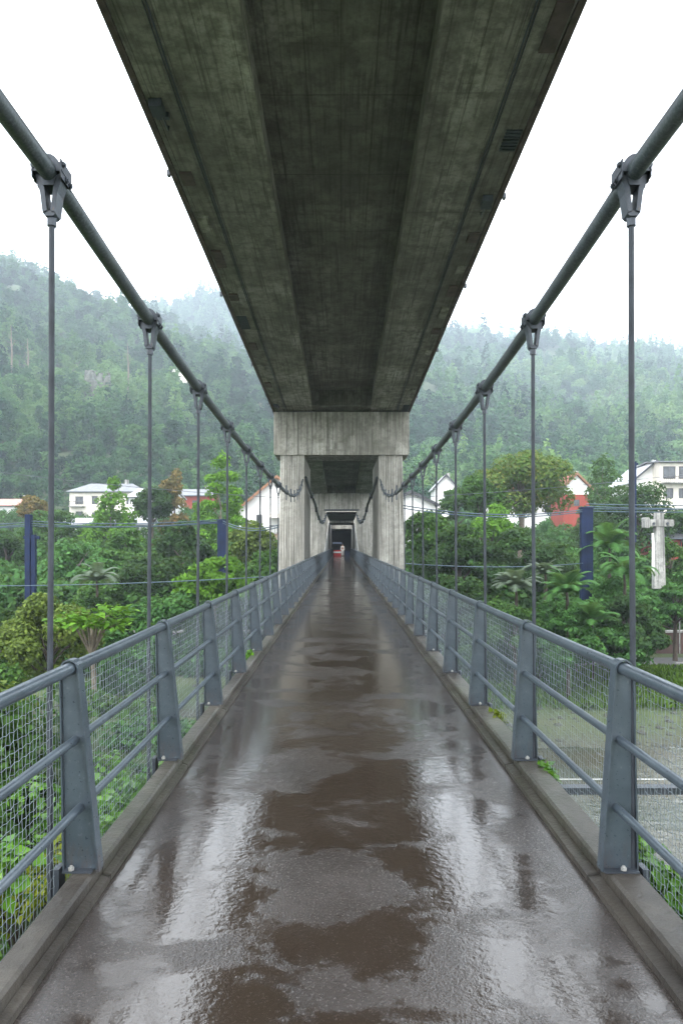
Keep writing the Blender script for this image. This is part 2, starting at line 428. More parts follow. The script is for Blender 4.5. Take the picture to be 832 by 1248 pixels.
def crown_clumps(kind, w, h, rs):
    """clumps of a crown of width w and height h, its base at z=0"""
    cl = []
    if kind == 'round':
        for _ in range(34):
            d = rs.normal(size=3); d /= np.linalg.norm(d); d[2] = d[2]*.9
            q = rs.uniform(.45, .86)
            cl.append((d[0]*w*.5*q, d[1]*w*.5*q, h*.5+d[2]*h*.5*q, w*rs.uniform(.10, .19), .8))
    elif kind == 'dome':
        for _ in range(40):
            a = rs.uniform(0, 6.283); q = math.sqrt(rs.random())*.88; z = (1-q*q)*.82+rs.uniform(-.18, .04)
            cl.append((math.cos(a)*w*.5*q, math.sin(a)*w*.5*q, h*max(z, .05), w*rs.uniform(.09, .16), .6))
    elif kind == 'spread':                   # flat plates of foliage
        for _ in range(38):
            a = rs.uniform(0, 6.283); q = math.sqrt(rs.random())*.9; z = (1-.8*q*q)*rs.uniform(.35, .95)
            cl.append((math.cos(a)*w*.5*q, math.sin(a)*w*.5*q, h*z, w*rs.uniform(.10, .17), .36))
    elif kind == 'cone':
        for i in range(44):
            z = rs.random()**1.2; rr = (1-z)**.75*.5+.05; a = rs.uniform(0, 6.283); q = rs.uniform(.5, .95)
            cl.append((math.cos(a)*w*rr*q, math.sin(a)*w*rr*q, h*z*.94+.03*h, w*(.22-.12*z)*rs.uniform(.8, 1.2), .75))
    elif kind == 'tiers':
        T = 8
        for i in range(T):
            z = (i+.4)/T; rr = (1-z)**.8*.46+.06; m = int(8-5*z)
            for j in range(m):
                a = 6.283*j/m+i*1.1+rs.uniform(-.3, .3); q = rs.uniform(.55, 1)
                cl.append((math.cos(a)*w*rr*q, math.sin(a)*w*rr*q, h*z+rs.uniform(-.03, .03)*h, w*rs.uniform(.14, .20)*(1.1-z*.5), .55))
        cl.append((0, 0, h*.97, w*.06, 1.6))
    elif kind == 'column':
        for i in range(26):
            z = rs.random(); a = rs.uniform(0, 6.283); q = rs.uniform(.2, .85)*(1-.45*z)
            cl.append((math.cos(a)*w*.5*q, math.sin(a)*w*.5*q, h*(.06+.88*z), w*rs.uniform(.16, .26)*(1-.35*z), 1.0))
    elif kind == 'bush':
        for _ in range(26):
            a = rs.uniform(0, 6.283); q = math.sqrt(rs.random())*.8; z = rs.uniform(.1, .92)*(1-.45*q*q)
            cl.append((math.cos(a)*w*.5*q, math.sin(a)*w*.5*q, h*z, w*rs.uniform(.11, .2), .8))
    return cl

def limbs(mb, H, w, cl, rs, zc, r0, nb=10):
    """tapered trunk with forking limbs into the crown"""
    lean = rs.normal(size=2)*w*.02
    top = zc+(H-zc)*.55
    tr = [(lean[0]*t*t, lean[1]*t*t, -.6+(top+.6)*t) for t in (0, .15, .35, .6, .8, 1)]
    mb.tube(tr, [r0*1.35, r0*1.05, r0*.9, r0*.72, r0*.5, r0*.22], 8)
    pick = rs.choice(len(cl), min(nb, len(cl)), replace=False)
    for i in pick:
        c = np.array(cl[i][:3]); c[2] += zc
        z0 = max(zc*.6, min(c[2]*.75, top*.95)) if zc > .5 else c[2]*.4
        s = np.array([0, 0, z0]); m = s*.5+c*.5; m[2] += rs.uniform(-.05, .12)*w; m[:2] += rs.normal(size=2)*w*.03
        mb.tube([s, s*.6+m*.4, m, m*.4+c*.6, c], [r0*.42, r0*.34, r0*.25, r0*.16, r0*.06], 5, cap=False)

def tree(name, x, y, z, kind, w, H, zc, mat, label, cat='tree', n=4500, leaf=.34, seed=0, bark='bark', group=None, up=.35, nb=12):
    rs = np.random.RandomState(seed)
    root = empty(name, (x, y, z), label, cat, group)
    cl = crown_clumps(kind, w, H-zc, rs)
    P, N = clump_points(cl, n, rs, up)
    P[:, 2] += zc
    me = leaf_mesh('crown', P, N, leaf, M[mat], rs, 1.45)
    link('crown', me, root)
    mb = MB(); limbs(mb, H, w, cl, rs, zc, max(.035*w, .06), nb)
    mb.build('trunk', M[bark], root)
    return root

# ------------------------------------------------------------------ camera, world, sun
cam = bpy.data.cameras.new('camera'); co = bpy.data.objects.new('camera', cam); col.objects.link(co)
co.location = (0, 0, CZ); co.rotation_euler = (R(90), 0, 0)
cam.sensor_fit = 'VERTICAL'; cam.sensor_height = 36; cam.lens = 36*F/1248
cam.shift_y = (HY-624)/1248; cam.clip_start = .05; cam.clip_end = 9000
scene.camera = co
w = bpy.data.worlds.new('World'); scene.world = w; w.use_nodes = True
nt = w.node_tree; nt.nodes.clear()
wo = nt.nodes.new('ShaderNodeOutputWorld'); bg = nt.nodes.new('ShaderNodeBackground'); sk = nt.nodes.new('ShaderNodeTexSky')
sk.sky_type = 'NISHITA'; sk.sun_disc = False; sk.sun_elevation = R(58); sk.sun_rotation = R(200)
sk.air_density = 1.0; sk.dust_density = 4.0; sk.ozone_density = 1.0
# overcast: the cloud sheet takes out the blue and evens the sky
hs = nt.nodes.new('ShaderNodeHueSaturation'); hs.inputs['Saturation'].default_value = .16
mixw = nt.nodes.new('ShaderNodeMix'); mixw.data_type = 'RGBA'
tc = nt.nodes.new('ShaderNodeTexCoord'); nz = nt.nodes.new('ShaderNodeTexNoise'); nz.inputs['Scale'].default_value = 2.2; nz.inputs['Detail'].default_value = 5
rp = nt.nodes.new('ShaderNodeValToRGB'); rp.color_ramp.elements[0].position = .3; rp.color_ramp.elements[0].color = (15.5, 15.9, 16.6, 1)
rp.color_ramp.elements[1].position = .75; rp.color_ramp.elements[1].color = (18.5, 18.8, 19.2, 1)
nt.links.new(tc.outputs['Generated'], nz.inputs['Vector']); nt.links.new(nz.outputs['Fac'], rp.inputs[0])
mixw.inputs[0].default_value = .75
nt.links.new(sk.outputs[0], hs.inputs['Color']); nt.links.new(hs.outputs[0], mixw.inputs[6]); nt.links.new(rp.outputs[0], mixw.inputs[7])
nt.links.new(mixw.outputs[2], bg.inputs[0]); bg.inputs[1].default_value = .1
nt.links.new(bg.outputs[0], wo.inputs[0])
sl = bpy.data.lights.new('sun', 'SUN'); so = bpy.data.objects.new('sun', sl); col.objects.link(so)
sl.energy = 1.3; sl.angle = R(18); sl.color = (1, .97, .93)
so.rotation_euler = (R(90-58), 0, R(200+180-180))
sd = Vector((math.sin(R(200))*math.cos(R(58)), math.cos(R(200))*math.cos(R(58)), math.sin(R(58))))
so.rotation_euler = sd.to_track_quat('Z', 'Y').to_euler()
vs = scene.view_settings; vs.view_transform = 'Standard'; vs.look = 'None'; vs.gamma = 1; vs.exposure = 1.6
try: vs.use_curve_mapping = False
except Exception: pass
cy = scene.cycles
cy.use_denoising = True
cy.max_bounces = 8; cy.diffuse_bounces = 4; cy.glossy_bounces = 4; cy.transparent_max_bounces = 8; cy.volume_bounces = 2
cy.use_adaptive_sampling = True

# ------------------------------------------------------------------ ground, river, hills
def sst(a, b, x):
    t = max(0, min(1, (x-a)/(b-a))); return t*t*(3-2*t)
def fbm(x, y, s, o=4, seed=0):
    return noise.fractal(Vector((x*s+seed*13.1, y*s-seed*7.7, seed*3.3)), 1.0, 2.0, o)
def terrain(x, y):
    yb = 19-13.5*sst(-3, 3, x)                       # near bank edge: deep on the left, close on the right
    near = -1.9-1.1*sst(-3, 2, x)+.25*fbm(x, y, .25)
    k = sst(yb-4, yb+2.5, y)
    bed = -7.30+.20*fbm(x, y, .07, 5, 3)-.1*sst(30, 20, y)
    if x > 0: bed += .42*math.exp(-((y-33-.10*x)/5.0)**2)
    z = near*(1-k)+bed*k
    far = -6.3
    z = z+(far-z)*sst(33.5, 44, y+1.2*fbm(x, y, .12))
    if y > 55: z = -4.7+.2*fbm(x, y, .1)
    t = y-56
    if t > 0:
        z = -4.7+4.2*sst(0, 38, t)+4.4*sst(30, 75, t)+4.0*sst(60, 110, t)+.9*fbm(x, y, .03, 4, 2)+max(0, (t-95))*.05
    # the approach bank at the far end of the bridge
    z2 = zl(y)-.7
    if y > 80: z = z+(z2-z)*sst(6, 2.5, abs(x))*sst(80, 96, y)
    return min(z, 16) if y < 400 else 16
xs = sorted(set([-1480, -1100, -800, -500, -350, -260]+[round(-200+4*i, 2) for i in range(40)]+[round(-40+.8*i, 2) for i in range(101)]+[round(44+4*i, 2) for i in range(40)]+[260, 350, 500, 800, 1100, 1480]))
ys = sorted(set([-290, -200, -80, -40, -20]+[round(-12+.6*i, 2) for i in range(116)]+[55.0, 56.0]+[round(58+2.5*i, 2) for i in range(50)]+[190, 220, 260, 320, 400, 550, 800, 1200, 2120]))
g = MB(); vv = [(x, y, terrain(x, y)) for y in ys for x in xs]; nx = len(xs)
g.add(vv, [(j*nx+i, j*nx+i+1, (j+1)*nx+i+1, (j+1)*nx+i) for j in range(len(ys)-1) for i in range(nx-1)], True)
struct('ground', g, M['ground'])
wt = MB(); wt.add([(-700, 0, -7.05), (700, 0, -7.05), (700, 45, -7.05), (-700, 45, -7.05)], [(0, 1, 2, 3)])
struct('river', wt, M['river'])
rd = MB(); rd.prism_y([(-300, -6.34), (300, -6.34), (300, -6.26), (-300, -6.26)], 46.5, 51.5); struct('road', rd, M['asphalt'])
ln = MB()
for i in range(-30, 30): ln.box(i*6, i*6+3, 48.94, 49.06, -6.256, -6.25)
struct('road_marking', ln, M['white'])
kb = MB(); kb.box(-300, 300, 46.25, 46.5, -6.5, -6.14); struct('kerb', kb, M['stonew'])
# retaining wall behind the road
rw = empty('retaining_wall', (0, 54, -6.4), 'long dark brown retaining wall behind the riverside road', 'wall')
b = MB(); b.box(-200, 200, -.25, .25, 0, 1.75); b.build('wall_panel', M['wallb'], rw)
b = MB(); b.box(-200, 200, -.32, .32, 1.753, 1.9); b.build('coping', M['stonew'], rw)
for i in range(8):
    b = MB(); b.tube([(6+i*4.1, -.42, -.1), (6+i*4.1, -.42, 2.9)], .05, 6); b.build('drain_pipe', M['stonew'], rw)

def interp(pts, u):
    if u <= pts[0][0]: return pts[0][1]
    for (a, va), (b_, vb) in zip(pts, pts[1:]):
        if u <= b_:
            t = (u-a)/(b_-a); t = t*t*(3-2*t)*.4+t*.6; return va+(vb-va)*t
    return pts[-1][1]
def hill(name, ridge, u0, u1, r0, Rr, z0, drop, amp, seed, power=1.0, nu=150, nv=60, bend=0):
    def hz(u, v):
        a = (u-CX)/F; r = r0+(Rr-r0)*v
        zr = CZ+(HY-(interp(ridge, u)+drop))/F*Rr
        f = v**power if v <= 1 else 1-.9*(v-1)
        x = a*r; y = r
        k = min(1, v*3)*(1 if v > .94 else 1)
        z = z0+(zr-z0)*f+amp*k*fbm(x, y, 1/90., 5, seed)*(1 if v < .9 else max(.25, (1-abs(v-1)*0)-.75*(sst(.9, 1, v))))
        return Vector((x, y, z))
    g = MB(); vs = [hz(u0+(u1-u0)*i/nu, 1.2*j/nv) for j in range(nv+1) for i in range(nu+1)]
    g.add(vs, [(j*(nu+1)+i, j*(nu+1)+i+1, (j+1)*(nu+1)+i+1, (j+1)*(nu+1)+i) for j in range(nv) for i in range(nu)], True)
    struct(name, g, M['hill']); return hz
RL = [(-900, 330), (-500, 220), (-200, 250), (0, 312), (60, 340), (120, 362), (180, 383), (200, 392), (260, 425), (330, 455), (420, 500), (520, 560), (640, 620)]
RM = [(-300, 420), (60, 425), (150, 405), (195, 378), (225, 366), (255, 358), (275, 362), (300, 380), (340, 405), (400, 420), (470, 412), (620, 440)]
RR = [(250, 560), (330, 500), (400, 440), (470, 408), (540, 404), (580, 411), (640, 417), (700, 423), (742, 431), (790, 425), (832, 434), (1000, 400), (1300, 330), (1800, 300)]
h_l = hill('hill', RL, -700, 640, 172, 800, 6, 15, 22, 1, .92)
h_m = hill('hill', RM, -200, 700, 820, 1180, 110, 7, 26, 2, .9)
h_r = hill('hill', RR, 250, 1150, 178, 1250, 6, 8, 34, 4, 1.08)

# forest prototypes (live only inside the instancing node trees)
def proto(name, kind, w, h, n, leaf, mat, seed, up=.35):
    rs = np.random.RandomState(seed); cl = crown_clumps(kind, w, h, rs)
    P, N = clump_points(cl, n, rs, up)
    return bpy.data.objects.new(name, leaf_mesh(name, P, N, leaf, mat, rs, 1.25, tintp=.1))
def conifer(name, mat, seed):
    rs = np.random.RandomState(seed); cl = []
    for i in range(40):
        z = rs.random(); rr = (1-z)*.22+.01; a = rs.uniform(0, 6.28)
        cl.append((math.cos(a)*rr, math.sin(a)*rr, .05+z*.95, .055*(1.2-z), .8))
    P, N = clump_points(cl, 500, rs)
    return bpy.data.objects.new(name, leaf_mesh(name, P, N, .07, mat, rs, 1.4))
def gn_scatter(name, pts, protos, label_kind=None):
    """pts: (x,y,z,scale,rot,idx)"""
    me = bpy.data.meshes.new(name); me.from_pydata([p[:3] for p in pts], [], [])
    for k, i, ty in (('sc', 3, 'FLOAT'), ('rt', 4, 'FLOAT'), ('ix', 5, 'INT')):
        a = me.attributes.new(k, ty, 'POINT'); a.data.foreach_set('value', [p[i] for p in pts])
    o = link(name, me); tag(o, kind='stuff')
    ng = bpy.data.node_groups.new(name+' scatter', 'GeometryNodeTree')
    ng.interface.new_socket('Geometry', in_out='INPUT', socket_type='NodeSocketGeometry')
    ng.interface.new_socket('Geometry', in_out='OUTPUT', socket_type='NodeSocketGeometry')
    N = ng.nodes; L = ng.links
    gi = N.new('NodeGroupInput'); go = N.new('NodeGroupOutput'); jn = N.new('GeometryNodeJoinGeometry')
    def attr(nm, dt):
        a = N.new('GeometryNodeInputNamedAttribute'); a.data_type = dt; a.inputs[0].default_value = nm
        return a.outputs['Attribute']
    sc = attr('sc', 'FLOAT'); rt = attr('rt', 'FLOAT'); ix = attr('ix', 'INT')
    cx = N.new('ShaderNodeCombineXYZ'); L.new(rt, cx.inputs[2])
    for i, p in enumerate(protos):
        oi = N.new('GeometryNodeObjectInfo'); oi.inputs['Object'].default_value = p; oi.inputs['As Instance'].default_value = True
        cmp = N.new('FunctionNodeCompare'); cmp.data_type = 'INT'; cmp.operation = 'EQUAL'; L.new(ix, cmp.inputs[2]); cmp.inputs[3].default_value = i
        ip = N.new('GeometryNodeInstanceOnPoints')
        L.new(gi.outputs[0], ip.inputs['Points']); L.new(cmp.outputs[0], ip.inputs['Selection'])
        L.new(oi.outputs['Geometry'], ip.inputs['Instance']); L.new(cx.outputs[0], ip.inputs['Rotation']); L.new(sc, ip.inputs['Scale'])
        L.new(ip.outputs[0], jn.inputs[0])
    L.new(jn.outputs[0], go.inputs[0])
    md = o.modifiers.new('scatter', 'NODES'); md.node_group = ng
    return o
def forest(name, hz, mat, u0, u1, v0, v1, n, smin, smax, seed, conif, label):
    rs = np.random.RandomState(seed); pts = []
    pr = [proto('forest crown', 'round', 1, .95, 800, .105, mat, seed*10+1), proto('forest crown', 'dome', 1.1, .85, 800, .10, mat, seed*10+2),
          proto('forest crown', 'column', .8, 1.15, 700, .10, mat, seed*10+3), conifer('forest conifer', mat, seed*10+4)]
    tot = 0
    while len(pts) < n:
        v = v0+(v1-v0)*rs.random()
        u = rs.uniform(u0, u1)
        p = hz(u, v)
        cz = fbm(p.x, p.y, 1/45., 3, 9)
        iscon = rs.random() < conif(v, cz)
        s = rs.uniform(smin, smax)*(.55+.8*rs.random()**2)*(.42+.62*v)
        if iscon: s *= 1.55
        pts.append((p.x, p.y, p.z-(.12*s if not iscon else .02*s), s, rs.uniform(0, 6.28), 3 if iscon else int(rs.randint(0, 3))))
    o = gn_scatter(name, pts, pr); o['label'] = label; o['category'] = 'forest'
    return o
forest('forest', h_l, M['for_l'], -330, 560, 0, 1.06, 14000, 11, 19, 1, lambda v, c: .5 if v > .93 else (.4 if c > .12 else .04), 'green broadleaf forest covering the hillside left of the bridge')
forest('forest', h_m, M['for_r'], 40, 520, .3, 1.05, 4500, 19, 27, 2, lambda v, c: .5, 'hazy forest on the far middle mountain')
forest('forest', h_r, M['for_r'], 380, 1150, 0, 1.05, 16000, 15, 27, 3, lambda v, c: .4 if v > .93 else (.5 if c > .10 else .05), 'misty forest covering the hillside right of the bridge')

def vfor(hz, u, py):
    lo, hi = 0.0, 1.0
    for _ in range(30):
        m = (lo+hi)/2; q = hz(u, m)
        if HY-(q.z-CZ)/q.y*F > py: lo = m
        else: hi = m
    return lo
# bare rock scar on the left hillside, under a small wall
rs = np.random.RandomState(5)
vsc = vfor(h_l, 122, 488)
sc_ = MB(); grid = []
for j in range(9):
    for i in range(15):
        q = h_l(104+36*i/14, vsc+(.035)*j/8)
        edge = min(i, 14-i, j, 8-j)
        grid.append((q.x, q.y-3, q.z+(7.5 if edge > 0 else -4)+rs.uniform(-1.6, 1.6)))
sc_.add(grid, [(j*15+i, j*15+i+1, (j+1)*15+i+1, (j+1)*15+i) for j in range(8) for i in range(14)])
struct('rock_scar', sc_, M['rock'])

# undergrowth on the far bank
rs = np.random.RandomState(77); pts = []
ug = [proto('undergrowth clump', 'bush', 1, .8, 500, .10, M['f_mid'], 501), proto('undergrowth clump', 'bush', 1, .7, 500, .10, M['f_dark'], 502),
      proto('undergrowth clump', 'bush', 1, .9, 500, .11, M['f_fern'], 503)]
for _ in range(3400):
    y = 56+rs.random()**1.3*115; x = rs.uniform(-.75, .75)*y
    if abs(x) < 5.5: continue
    s = rs.uniform(2.4, 5.6)
    pts.append((x, y, terrain(x, y)-.2, s, rs.uniform(0, 6.28), int(rs.randint(0, 3))))
for _ in range(420):
    x = rs.uniform(-45, 9) if rs.random() < .8 else rs.uniform(9, 17); y = rs.uniform(44, 53)
    if x > 11 and y < 47: continue
    if abs(x) < 3 : continue
    pts.append((x, y, terrain(x, y)-.2, rs.uniform(1.6, 3.0), rs.uniform(0, 6.28), int(rs.randint(0, 3))))
o = gn_scatter('undergrowth', pts, ug); tag(o, 'mixed green undergrowth filling the far bank between the trees', 'undergrowth')

# grass on the far river edge
rs = np.random.RandomState(8); n = 16000
X = rs.uniform(4, 36, n); Y = 46.2-rs.random(n)**1.5*9.5
Z = np.array([terrain(x, y) for x, y in zip(X, Y)])
P = np.stack([X, Y, Z+.05], 1); N_ = rs.normal(size=(n, 3)); N_[:, 2] *= .2; 
me = leaf_mesh('grass', P, N_, .42, M['grass'], rs, 5); 
co_ = np.empty(len(me.vertices)*3, dtype=np.float32); me.vertices.foreach_get('co', co_); co_ = co_.reshape(-1, 4, 3)
tip = co_[:, 2]; hh = rs.uniform(.25, .5, n); tip[:] = P+rs.normal(size=(n, 3))*[.1, .1, 0]+np.stack([hh*0, hh*0, hh], 1)
co_[:, 1, 2] = P[:, 2]+hh*.4; co_[:, 3, 2] = P[:, 2]+hh*.4
me.vertices.foreach_set('co', co_.ravel()); me.update()
tag(link('grass', me), 'fresh green grass strip at the far edge of the river', 'grass', kind='stuff')

# river stones
rs = np.random.RandomState(18)
sm = MB()
for k in range(1):
    vs = []; 
    import itertools
    n1, n2 = 6, 5
    for j in range(n2+1):
        for i in range(n1):
            th = math.pi*j/n2; ph = 2*math.pi*i/n1; q = 1+rs.uniform(-.2, .2)
            vs.append((math.sin(th)*math.cos(ph)*q, math.sin(th)*math.sin(ph)*q*.8, math.cos(th)*q*.5))
    sm.add(vs, [(j*n1+i, j*n1+(i+1) % n1, (j+1)*n1+(i+1) % n1, (j+1)*n1+i) for j in range(n2) for i in range(n1)], True)
stone = bpy.data.objects.new('river stone', sm.mesh('river stone', M['rock']))
pts = []
for _ in range(2600):
    x = rs.uniform(-25, 40); y = rs.uniform(8, 42); z = terrain(x, y)
    if z < -7.25 or z > -6.3: continue
    pts.append((x, y, z, rs.uniform(.06, .32)*rs.uniform(.5, 1), rs.uniform(0, 6.28), 0))
o = gn_scatter('river_stones', pts, [stone]); tag(o, 'pale rounded stones and gravel lying in the shallow river', 'stones')

# ------------------------------------------------------------------ the footbridge
Y0, Y1 = -6.0, 104.0
p = MB(); p.prism_y([(-1.22, -.02), (1.30, -.02), (1.30, 0), (-1.22, 0)], Y0, Y1, zl, 60)
pth = struct('path', p, M['path'])
gd = empty('footbridge_deck', (0, 0, 0), 'narrow grey concrete slab carrying the wet walkway', 'bridge')
b = MB(); b.prism_y([(-1.39, -.24), (1.52, -.24), (1.52, -.024), (-1.39, -.024)], Y0, Y1, zl, 60); b.build('slab', M['kerb'], gd)
for s in (-1, 1):
    ki, ko, kl = (1.236, 1.352, 1.196) if s < 0 else (1.334, 1.502, 1.272)
    b = MB(); pts = [(ki, -.02), (ki, .092), (ki+.014, .106), (ko-.014, .106), (ko, .092), (ko, -.02)]
    pts = [(x*s, z) for x, z in pts]
    if s > 0: pts = pts[::-1]
    b.prism_y(pts, Y0, Y1, zl, 60)
    struct('kerb', b, M['kerb'])
    b = MB(); pts = [(kl*s, .002), (kl*s, .034), ((ki-.0025)*s, .046), ((ki-.0025)*s, .002)]
    if s > 0: pts = pts[::-1]
    b.prism_y(pts, Y0, Y1, zl, 60); struct('kerb_ledge', b, M['kerb'])

SP = 1.77; D0 = 3.45
posts_y = [D0+SP*i for i in range(-4, 57)]
# post: web plate, bulging flanges, foot
def RX(s, k): return (1.414, 1.400, 1.384)[k] if s > 0 else (1.362, 1.340, 1.316)[k]
def post_mesh(s):
    mb = MB()
    ang = lambda z: (z-.10)/1.03
    xi = (lambda z: 1.305+.070*ang(z)) if s > 0 else (lambda z: 1.215+.105*ang(z)); xo = (lambda z: 1.488-.022*ang(z)) if s > 0 else (lambda z: 1.395+.020*ang(z))
    z0, z1 = .108, 1.13
    zz = [z0+(z1-z0)*i/6 for i in range(7)]
    pts = [((xi(z)+.008)*s, z) for z in zz]+[((xo(z)-.008)*s, z) for z in zz[::-1]]
    if s > 0: pts = pts[::-1]
    mb.prism_y(pts, -.006, .006)
    # inner flange curls over the handrail
    c = (RX(s, 0), 1.125); rr = .042; path = [(xi(z), z) for z in zz[:-1]]+[(c[0]-rr, c[1]-.03)]
    path += [(c[0]-rr*math.cos(a), c[1]+rr*math.sin(a)) for a in [math.pi*k/8 for k in range(0, 9)]]
    path += [(c[0]+rr*.95, c[1]-.05)]
    def strip(path, w, t):
        vs = []; k = len(path)
        for i, (x, z) in enumerate(path):
            a = path[max(i-1, 0)]; b2 = path[min(i+1, k-1)]
            dx, dz = b2[0]-a[0], b2[1]-a[1]; L = math.hypot(dx, dz); nxn, nzn = -dz/L*t/2, dx/L*t/2
            for yy in (-w, w):
                vs.append(((x+nxn)*s, yy, z+nzn)); vs.append(((x-nxn)*s, yy, z-nzn))
        fs = []
        for i in range(k-1):
            a = i*4; e = a+4
            fs += [(a, a+2, e+2, e), (a+1, e+1, e+3, a+3), (a, e, e+1, a+1), (a+2, a+3, e+3, e+2)]
        fs += [(0, 1, 3, 2), ((k-1)*4, (k-1)*4+2, (k-1)*4+3, (k-1)*4+1)]
        mb.add(vs, fs)
    strip(path, .034, .008)
    strip([(xo(z), z) for z in zz], .022, .008)
    return mb
def shoe_mesh(s):
    a, b_ = (1.31, 1.485) if s > 0 else (1.245, 1.39)
    mb = MB(); x0, x1 = sorted((a*s, b_*s)); mb.box(x0, x1, -.05, .05, .107, .116)
    x0, x1 = sorted(((b_+.020)*s, (b_+.05)*s)); mb.box(x0, x1, -.04, .04, -.16, .122)
    return mb
def nut_mesh(s):
    mb = MB()
    mb.tube([((RX(s, 1)+.01)*s, -.035, .118), ((RX(s, 1)+.01)*s, -.035, .132)], .015, 6, False); mb.tube([((RX(s, 1)+.01)*s, -.035, .13), ((RX(s, 1)+.01)*s, -.035, .14)], .008, 8)
    return mb
def wire_panel(s, seed):
    """woven square wire netting 5 cm by 4.5 cm, one panel long"""
    rs = random.Random(seed); mb = MB(); L = SP-.03; MX = 1.518 if s > 0 else 1.432; H0, H1 = -.05, 1.07; r = .0014
    nxw = 48; nzw = 24
    P = {}
    for i in range(nxw+1):
        for j in range(nzw+1):
            z = (1 if (i+j) % 2 else -1)
            P[i, j] = (s*MX+rs.uniform(-.003, .003), .015+L*i/nxw+z*.0018+rs.uniform(-.002, .002), H0+(H1-H0)*j/nzw-z*.0035+rs.uniform(-.002, .002))
    for i in range(nxw+1): mb.tube([P[i, j] for j in range(nzw+1)], r, 3, True, False)
    for j in range(nzw+1): mb.tube([P[i, j] for i in range(nxw+1)], r, 3, True, False)
    for z in (H0-.006, H1+.006): mb.tube([(s*MX, 0, z), (s*MX, SP, z)], .005, 5)
    return mb.mesh('mesh_panel', M['wire'])
hang_n = 8
for s, side in ((-1, 'left'), (1, 'right')):
    rail = empty('railing', (s*1.4, 0, 0), 'blue grey steel railing with wire netting along the %s edge of the walkway' % side, 'railing', 'railings along the walkway')
    def place(me, nm, y, par=rail):
        o = link(nm, me, par); o.location = (-s*1.4, y, zl(y)); return o
    pm = post_mesh(s).mesh('post', M['steel']); sh = shoe_mesh(s).mesh('post_foot', M['dsteel']); nu = nut_mesh(s).mesh('nut', M['nut'])
    wp = [wire_panel(s, 3+k+10*s) for k in range(3)]
    for i, y in enumerate(posts_y):
        po = place(pm, 'post', y)
        f = link('post_foot', sh, po); 
        if y < 12: link('nut', nu, po)
        if y+SP < Y1+1:
            o = place(wp[i % 3], 'mesh_panel', y); o.rotation_euler.x = math.atan(.0108)
    for nm, z, r in (('top_rail', 1.125, .032), ('middle_rail', .765, .0215), ('lower_rail', .425, .0215)):
        b = MB(); n = 62
        xx = RX(s, 0 if z > 1 else 1 if z > .6 else 2)
        b.tube([(s*xx-s*1.4, y+random.Random(i).uniform(-.001, .001), zl(y)+z-.004*math.sin(math.pi*((y-D0)/SP % 1))) for i, y in enumerate([Y0+(Y1-Y0)*k/240 for k in range(241)])], r, 12)
        b.build(nm, M['steel'], rail)

# main cables -------------------------------------------------------------
def zc_span(y):          # height above walkway level, camera-side span
    if y < 3.45: return 1.75+1.86+.035*(3.45-y)
    if y < 17.2: return 1.75+1.33+.53*math.exp(-(y-3.45)/5.0)-.0
    t = (y-17.2)/(32.9-17.2); b0 = 1.75+1.33+.53*math.exp(-(17.2-3.45)/5.0)
    return b0+1.75*t**1.9
XC = 1.462
def cable_x(y): return XC if y < 18 else XC+(.40)*((y-18)/15)**1.3
for s, side in ((-1, 'left'), (1, 'right')):
    c = empty('main_cable', (s*XC, 0, 0), 'thick dark suspension cable sagging along the %s side of the walkway' % side, 'cable', 'main suspension cables')
    b = MB(); ys_ = [-6+.35*i for i in range(112)]; ys_ = [y for y in ys_ if y < 32.9]+[33.05]
    b.tube([(s*cable_x(y)-s*XC, y, zl(y)+zc_span(min(y, 32.9))) for y in ys_], [.045 if y < 17.5 else .045-.014*min(1, (y-17.5)/2) for y in ys_], 14)
    b.build('cable_sheath', M['cable'], c)
    for k, y in enumerate((18.2, 20.2, 22.4, 24.8, 27.4, 30.2)):
        q = MB(); z = zl(y)+zc_span(y); x = s*cable_x(y)-s*XC
        q.tube([(x, y-.09, z), (x, y+.09, z+.02)], .062, 8, False); q.box(x-.02, x+.02, y-.05, y+.05, z+.05, z+.19); q.box(x-.015, x+.015, y-.03, y+.03, z-.2, z-.05)
        q.build('cable_clip', M['dsteel'], c)
    # slack service cable inside the tower, between the tower and the portal wall
    c2 = empty('slack_cable', (s*1.5, 33, 3), 'slack black cable looped inside the tower on the %s' % side, 'cable', 'slack cables inside the tower')
    def zs(t):
        return (1-t)**2.6*2.3+t**3.0*2.0
    pts = []
    for i in range(30):
        t = i/29; y = 33.6+(67.7-33.6)*t**1.25
        z = zl(y)+CZ+.98+zs(t)
        xw = 1.76-.28*min(1, t*5)
        pts.append((s*xw-s*1.5, y-33, z-3))
    b = MB(); b.tube(pts, .075, 8); b.build('cable_sheath', M['cable'], c2)
    for k in (4, 8, 12, 15, 18, 21, 24, 27):
        q = MB(); x, y, z = pts[k]; q.box(x-.09, x+.09, y-.1, y+.1, z-.12, z+.16); q.build('cable_clip', M['dsteel'], c2)

